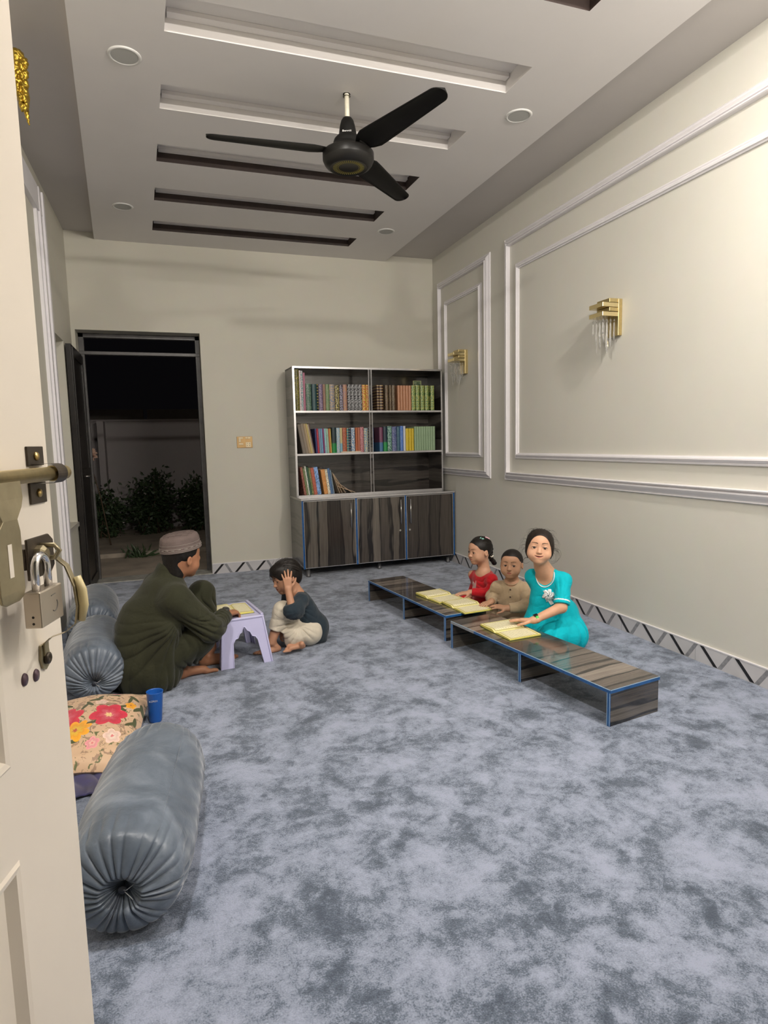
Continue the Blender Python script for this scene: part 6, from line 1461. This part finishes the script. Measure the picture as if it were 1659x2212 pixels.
# ---------------------------------------------------------------- boy at the stand
def boy_navy():
    p = empty('person', (0.72, 3.72, 0), 'person in a navy tunic and cream trousers sitting barefoot with one hand on the head', 'person', 'people in the room')
    SK = skin('skin_tan', (0.45, 0.235, 0.145))
    c, sc = A_(0.622, 3.735, .438), .200; R = frame((-.95, -.30, -.24), (-.22, .03, 1))
    ho = head_ops(True, .9, .45)
    shN, shF = A_(.695, 3.655, .305), A_(.665, 3.845, .30); elN, wrN = A_(.628, 3.570, .268), A_(.614, 3.610, .388)
    bR = frame((-.97, -.15, -.25), (-.28, 0, .96))
    kneeU, ankU = A_(.585, 3.665, .250), A_(.507, 3.650, .065)
    body = [headgrp(c, R, sc, ho), Cap(toworld(c, R, sc, (0, -.14, -.20)), (.685, 3.745, .33), .040, .042, k=.03), Cap(shN, shF, .032, k=.05), Ell((.715, 3.75, .23), (.082, .066, .11), R=bR, k=.04),
            Cap(shN, elN, .030, .026, k=.02), Cap(elN, wrN, .026, .0185, k=.015), Cap(shF, (.62, 3.83, .17), .030, .026, k=.02), Cap((.62, 3.83, .17), (.60, 3.74, .13), .026, .019, k=.02),
            hand_grp(wrN, (-.02, .14, .98), (-.10, -.97, .15), .128, side=1, curl=(.35, .35, .35, .35), spread=1.5, thumb=.9, tcurl=.1), hand_grp((.60, 3.74, .13), (-.3, -.6, -.5), (-.7, 0, .6), .115, side=1, curl=(.6, .6, .7, .7)),
            Ell((.750, 3.755, .090), (.075, .09, .078), k=.04), Cap((.755, 3.79, .10), kneeU, .058, .044, k=.03), Cap(kneeU, ankU, .040, .025, k=.02), foot_grp((.515, 3.655, .0), (-.98, -.16, 0), (0, 0, 1), .158, side=1),
            Cap((.78, 3.71, .085), (.635, 3.640, .10), .058, .045, k=.03), Cap((.635, 3.640, .10), (.665, 3.605, .050), .036, .026, k=.02), foot_grp((.655, 3.600, .028), (-.93, -.28, .10), (.1, -.75, .62), .140, side=-1)]
    sculpt('body', body, .0027, SK, p, (.30, 3.44, -.012), (.90, 3.90, .58), vfn=head_mat(c, R, sc, .9))
    eyes(p, c, R, sc, gaze=(-.95, -.28, -.30))
    CT = fabric('cream_cotton', (0.60, 0.54, 0.44), .45, 15, .75, .2, .05)
    tr = [Ell((.755, 3.75, .09), (.095, .115, .095)), Cap((.77, 3.79, .10), kneeU, .070, .056, k=.04), Grp([Cap(kneeU, (.530, 3.655, .12), .054, .046), Pl((.545, 3.657, .135), (-.35, 0, -1), .004)], k=.02),
          Cap((.745, 3.70, .085), (.65, 3.640, .10), .075, .062, k=.04), Grp([Cap((.65, 3.64, .09), (.635, 3.64, .05), .06, .045)], k=.03), Pl((0, 0, .002), (0, 0, -1), .001),
          radiate(.013, (.665, 3.60, .17), (.9, .1, 0), (0, 0, 1), 20, .04, .14)]
    sculpt('trousers', tr, .003, CT, p, (.46, 3.52, -.01), (.92, 3.92, .34))
    NV = fabric('navy_cotton', (0.018, 0.030, 0.042), .5, 15, .8, .15, .1)
    ku = [Ell((.718, 3.75, .225), (.096, .082, .125), R=bR), Cap(shN, shF, .042, k=.035), Cap((.730, 3.755, .16), (.780, 3.765, .090), .100, .112, k=.05), Grp([Cap(shN, elN + A_(-.004, 0, 0), .046, .052), Pl(elN + A_(0, 0, .045), (-.25, .1, 1), .006)], k=.025), Cap((.66, 3.60, .25), (.645, 3.625, .285), .045, .040, k=.03),
          sleeve(shF, (.62, 3.83, .17), .044, .044, k=.03), sleeve((.62, 3.83, .17), (.602, 3.76, .14), .042, .032, k=.02), Grp([Cap((.78, 3.73, .12), (.845, 3.725, .015), .05, .018), Pl((0, 0, .002), (0, 0, -1), .001)], k=.03),
          Ell((.640, 3.72, .335), (.056, .050, .045), R=bR, k=.006, sub=True), Pl((0, 0, .002), (0, 0, -1), .001),
          radiate(.011, (.665, 3.60, .27), (.9, .1, 0), (0, 0, 1), 20, .05, .17, below=True)]
    sculpt('tunic', ku, .003, NV, p, (.52, 3.48, -.01), (.94, 3.92, .36))
    MB().tube([Vector(snap(ku, (.622, 3.69, .285), .001)[0]), Vector(snap(ku, (.616, 3.69, .272), .001)[0])], .002, 6).build('pen', M('pen_white', (.8, .8, .8), .4), p)
    hs = hair_shell(extra=[Ell((0, .18, .33), (.26, .24, .14), k=.08), Ell((.02, .33, .20), (.19, .10, .12), k=.05), Ell((0, -.30, .02), (.30, .25, .38), k=.06)], face=((0, .50, -.22), (.33, .36, .44)), r=(.40, .485, .412), amp=.008, groove=50,
                    cut=[Ell((.43, .16, -.24), (.15, .18, .22), k=.03, sub=True), Ell((-.43, .16, -.24), (.15, .18, .22), k=.03, sub=True), Ell((0, .10, -.62), (.42, .42, .34), k=.04, sub=True)])
    hr = sculpt('hair', [Grp(hs, c=c, R=R, sc=sc)], .0028, HAIR, p, (.50, 3.60, .33), (.78, 3.88, .58))
    rnd = random.Random(8); L = []
    for k in range(34):
        a = rnd.uniform(.4, 3.2); st = A_(rnd.uniform(-.25, .25), -.06 + .48 * math.cos(a), .14 + .40 * math.sin(a)); d = A_(rnd.uniform(-.4, .4), math.cos(a + .9), math.sin(a + .9)); d /= np.linalg.norm(d); pts = []
        for j in range(6): pts.append(Vector(toworld(c, R, sc, st))); st = st + d * .030; d = d + A_(rnd.uniform(-.2, .2), rnd.uniform(-.2, .2), -.25); d /= np.linalg.norm(d)
        L.append(pts)
    for k in range(26):
        x = -.2 + .4 * k / 25; pts = []; st = A_(x, .36, .26)
        for j in range(7): t = j / 6; pts.append(Vector(toworld(c, R, sc, (x + .03 * t * math.sin(k), .37 + .05 * math.sin(t * 2.2), .27 - .22 * t))))
        L.append(pts)
    hair_locks(hr, c, R, sc, 130, 7, r=(.403, .488, .415), end=(0, -.75, -.6), lo=-1.6, hi=1.6, zs=.5, ys=.9, rad=.0011)
    strands('loose_strands', HAIR, hr, L, .0009)
    return p
boy_navy()

# ---------------------------------------------------------------- man in the green tunic
def man_green():
    p = empty('person', (-0.1, 3.43, 0), 'person in a dark green tunic and brown cap reading at the lilac stand', 'person', 'people in the room')
    SK = skin('skin_deep', (0.36, 0.165, 0.09))
    c, sc = A_(0.026, 3.455, .660), .228; R = frame((.84, .53, -.12), (.12, .05, 1))
    ho = head_ops(False, 1.15, .6)
    shN, shF = A_(-.020, 3.295, .470), A_(-.115, 3.60, .485); elN, wrN = A_(.150, 3.275, .290), A_(.236, 3.470, .322)
    bR = frame((.90, .42, -.30), (.33, .13, .93)); kneeF = A_(.120, 3.630, .410); kneeN = A_(.085, 3.335, .235)
    body = [headgrp(c, R, sc, ho), Cap(toworld(c, R, sc, (0, -.16, -.15)), (-.055, 3.445, .535), .056, .060, k=.03), Cap(shN, shF, .045, k=.06), Ell((-.10, 3.44, .38), (.135, .10, .19), R=bR, k=.06),
            Cap(shN, elN, .045, .037, k=.03), Cap(elN, wrN, .036, .025, k=.02), Cap(shF, (.04, 3.74, .32), .045, .037, k=.03), Cap((.04, 3.74, .32), (.13, 3.72, .30), .036, .026, k=.02),
            hand_grp(wrN, (.62, .74, -.16), (.0, .0, 1), .172, side=-1, curl=(.75, .9, 1.0, 1.1), spread=.5, thumb=.5, tcurl=.5), hand_grp((.13, 3.72, .30), (.3, -.2, -.8), (.9, 0, .35), .15, side=1, curl=(.6, .6, .7, .7)),
            Ell((-.15, 3.44, .15), (.15, .15, .13), k=.06), Cap((-.12, 3.55, .14), kneeF, .085, .060, k=.04), Cap(kneeF, (.150, 3.590, .10), .052, .034, k=.03), foot_grp((.150, 3.585, 0), (.97, .20, 0), (0, 0, 1), .225, side=-1),
            Cap((-.12, 3.34, .14), kneeN, .085, .060, k=.04), Cap(kneeN, (.018, 3.430, .10), .052, .034, k=.03), foot_grp((.020, 3.430, 0), (.93, .33, 0), (0, 0, 1), .215, side=1)]
    sculpt('body', body, .0032, SK, p, (-.36, 3.14, -.012), (.44, 3.84, .80), vfn=head_mat(c, R, sc, 1.1))
    eyes(p, c, R, sc, gaze=(.8, .3, -.7))
    GR = fabric('olive_cotton', (0.027, 0.028, 0.014), .6, 9, .8, .12, .1)
    tr = [Ell((-.14, 3.45, .15), (.165, .17, .135)), Cap((-.12, 3.55, .15), kneeF, .100, .072, k=.05), Grp([Cap(kneeF, (.150, 3.60, .16), .070, .062), Pl((.150, 3.595, .135), (0, 0, -1), .006)], k=.03), Cap((-.12, 3.34, .14), kneeN, .100, .076, k=.05),
          Grp([Cap(kneeN, (.02, 3.42, .12), .078, .068), Pl((.02, 3.42, .095), (-.1, .1, -1), .006)], k=.03), Pl((0, 0, .002), (0, 0, -1), .001),
          folds(.026, (.10, 3.60, .28), .14, [((.95, .2, .10), .05, 0)]), folds(.026, (.05, 3.35, .16), .12, [((.9, .3, .15), .045, .6)])]
    sculpt('trousers', tr, .0036, GR, p, (-.36, 3.12, -.012), (.28, 3.80, .52))
    ku = [Ell((-.105, 3.44, .375), (.185, .135, .215), R=bR), Ell((-.165, 3.43, .30), (.165, .13, .17), k=.08), Cap(shN, shF, .068, k=.06), Ell((-.075, 3.44, .50), (.12, .085, .075), R=bR, k=.05), sleeve(shN, elN, .072, .062, k=.04), sleeve(elN, wrN - nrm(wrN - elN) * .028, .062, .042, k=.03),
          sleeve(shF, (.04, 3.74, .32), .07, .06, k=.04), sleeve((.04, 3.74, .32), (.12, 3.722, .303), .056, .040, k=.03),
          Grp([Cap((-.16, 3.42, .26), (-.17, 3.40, .09), .155, .165), Ell((-.175, 3.37, .09), (.14, .12, .12), k=.06), Ell((-.225, 3.38, .13), (.085, .10, .14), k=.06), Cap((-.07, 3.27, .30), (-.12, 3.30, .07), .05, .07, k=.06), Pl((0, 0, .002), (0, 0, -1), .001)], k=.05),
          Grp([Cap((-.29, 3.36, .28), (-.26, 3.33, .06), .022, .05)], k=.06), Cap((-.065, 3.448, .53), (-.045, 3.452, .592), .078, .070, k=.02), Cap((-.045, 3.45, .575), (0.005, 3.465, .68), .058, .085, k=.006),
          radiate(.020, (.0, 3.24, .37), (.9, .3, 0), (0, 0, 1), 26, .07, .40, .6, sharp=2.2, below=True), gathers(.014, (-.17, 3.40), 21, .24, .03), folds(.020, (.07, 3.26, .34), .09, [((.75, .1, .65), .040, .3)]), folds(.014, (.18, 3.36, .31), .07, [((.5, .8, .2), .035, 0)]), wob(.003, ((.4, .5, .8), .11, 0), ((.8, -.3, .4), .17, 1))]
    ku[11].sub = True
    sculpt('tunic', ku, .0038, GR, p, (-.40, 3.10, -.012), (.30, 3.86, .66))
    hs = hair_shell(face=((0, .47, -.17), (.34, .40, .40)), r=(.352, .455, .385), amp=.003, groove=110, cut=[Ell((.39, .14, -.26), (.15, .22, .22), k=.03, sub=True), Ell((-.39, .14, -.26), (.15, .22, .22), k=.03, sub=True), Ell((0, .12, -.60), (.40, .44, .27), k=.04, sub=True)], post=[Cap((0, -.23, -.05), (0, -.19, -.36), .25, .225, k=.06)])
    sculpt('hair', [Grp(hs, c=c, R=R, sc=sc)], .003, HAIR, p, (-.14, 3.28, .50), (.20, 3.64, .80))
    # round embroidered cap
    CAPM = M('cap_brown', (.125, .092, .084), .85, var=.12, scale=25, bmp=.3, bscale=200); CAPL = M('cap_thread', (.33, .29, .26), .7); tilt = Matrix.Rotation(math.radians(13), 4, 'X')
    T = Matrix.Translation(c) @ Matrix([[R[0][i], R[1][i], R[2][i]] for i in range(3)]).to_4x4() @ Matrix.Scale(sc, 4) @ Matrix.Translation((0, -.06, .205)) @ tilt
    prof = [(1.02, -.02), (1.045, -.01), (1.05, .03), (1.035, .05), (1.03, .09), (1.01, .11), (1.005, .16), (1.0, .175), (.985, .25), (.93, .315), (.80, .355), (.5, .378), (0.0, .385)]
    km = MB().lathe([(r_ * .385, z_) for r_, z_ in prof], seg=56, mat=T, sx=1.0, sy=1.24); kap = km.build('cap', CAPM, p)
    for r_, z_ in ((1.055, .005), (1.052, .040), (1.035, .095), (1.012, .165)):
        MB().tube([T @ Vector((math.cos(a) * r_ * .385, math.sin(a) * r_ * .385 * 1.24, z_)) for a in [2 * PI * i / 56 for i in range(56)]], .0009, 5, closed=True).build('cap_stitching', CAPL, kap)
    dm = MB()
    for i in range(20):
        a0 = 2 * PI * i / 20; pts = [T @ Vector((math.cos(a) * 1.048 * .385, math.sin(a) * 1.048 * .385 * 1.24, .068 + .004 * (-1) ** i)) for a in (a0, a0 + .09, a0 + .17)]; dm.tube(pts, .0017, 6)
    dm.build('cap_dashes', CAPL, kap)
    qm = MB()
    for k in range(-3, 4):
        for sgn in (1, -1):
            pts = []
            for j in range(15):
                u = -1 + 2 * j / 14; x = (u + .28 * k * sgn) * .30; y = (u * sgn * -1 + .28 * k) * .37; rr = (x / .385) ** 2 + (y / (.385 * 1.24)) ** 2
                if rr < .80: pts.append(T @ Vector((x, y, .386 - .03 * rr - .035 * max(0, rr - .45))))
            if len(pts) > 2: qm.tube(pts, .0006, 4)
    qm.build('cap_quilting', M('cap_seam', (.10, .07, .065), .9), kap)
    # wrist watch
    ax = nrm(wrN - elN); cb = wrN - ax * .012; Rb = frame(ax, (0, 0, 1)); wm = MB(); ring = []
    for i in range(26):
        a = 2 * PI * i / 26; ring += [Vector(cb + (A_(math.cos(a) * r, o, math.sin(a) * r) @ Rb)) for r, o in ((.0265, -.010), (.0295, -.009), (.0295, .009), (.0265, .010))]
    wm.add(ring, [(i * 4 + k, i * 4 + (k + 1) % 4, ((i + 1) % 26) * 4 + (k + 1) % 4, ((i + 1) % 26) * 4 + k) for i in range(26) for k in range(4)], 0, True)
    w = wm.build('watch', M('watch_black', (.01, .01, .011), .3), p)
    wn = nrm(A_(.15, -.35, .93) - ax * float(A_(.15, -.35, .93) @ ax)); q = Vector(cb + wn * .029)
    MB().lathe([(.020, 0), (.020, .006), (.017, .009), (0, .0088)], mat=Matrix.Translation(q) @ Vector(wn).to_track_quat('Z', 'Y').to_matrix().to_4x4(), seg=24).build('watch_case', M('watch_steel', (.12, .12, .12), .25, metal=.8), w)
    return p
man_green()

# ---------------------------------------------------------------- carved foliage of the gilded bracket
def gilded():
    ops = [Cap((-.562, 3.39, 3.03), (-.548, 3.39, 2.86), .034, .026), Cap((-.548, 3.39, 2.86), (-.532, 3.39, 2.745), .020, .004, k=.02), Ell((-.565, 3.385, 3.035), (.034, .04, .022), k=.01)]
    for k in range(5):
        z = 3.0 - k * .045; w = .030 - .0045 * k
        for s in (-1, 1): ops += [Ell((-.556 + s * w + .003 * k, 3.372, z), (.015 - .0014 * k, .018, .024), k=.004), Ell((-.556 + s * w * .5 + .003 * k, 3.360, z - .018), (.009, .012, .020), k=.003)]
    ops += [Fn(lambda P: .0022 * np.sin(P[:, 2] * 330 + 40 * np.abs(P[:, 0] + .553)) * np.cos(P[:, 0] * 220))]
    sculpt('carved_leaves', ops, .003, GL, orn, (-.64, 3.30, 2.72), (-.48, 3.47, 3.09))
gilded()
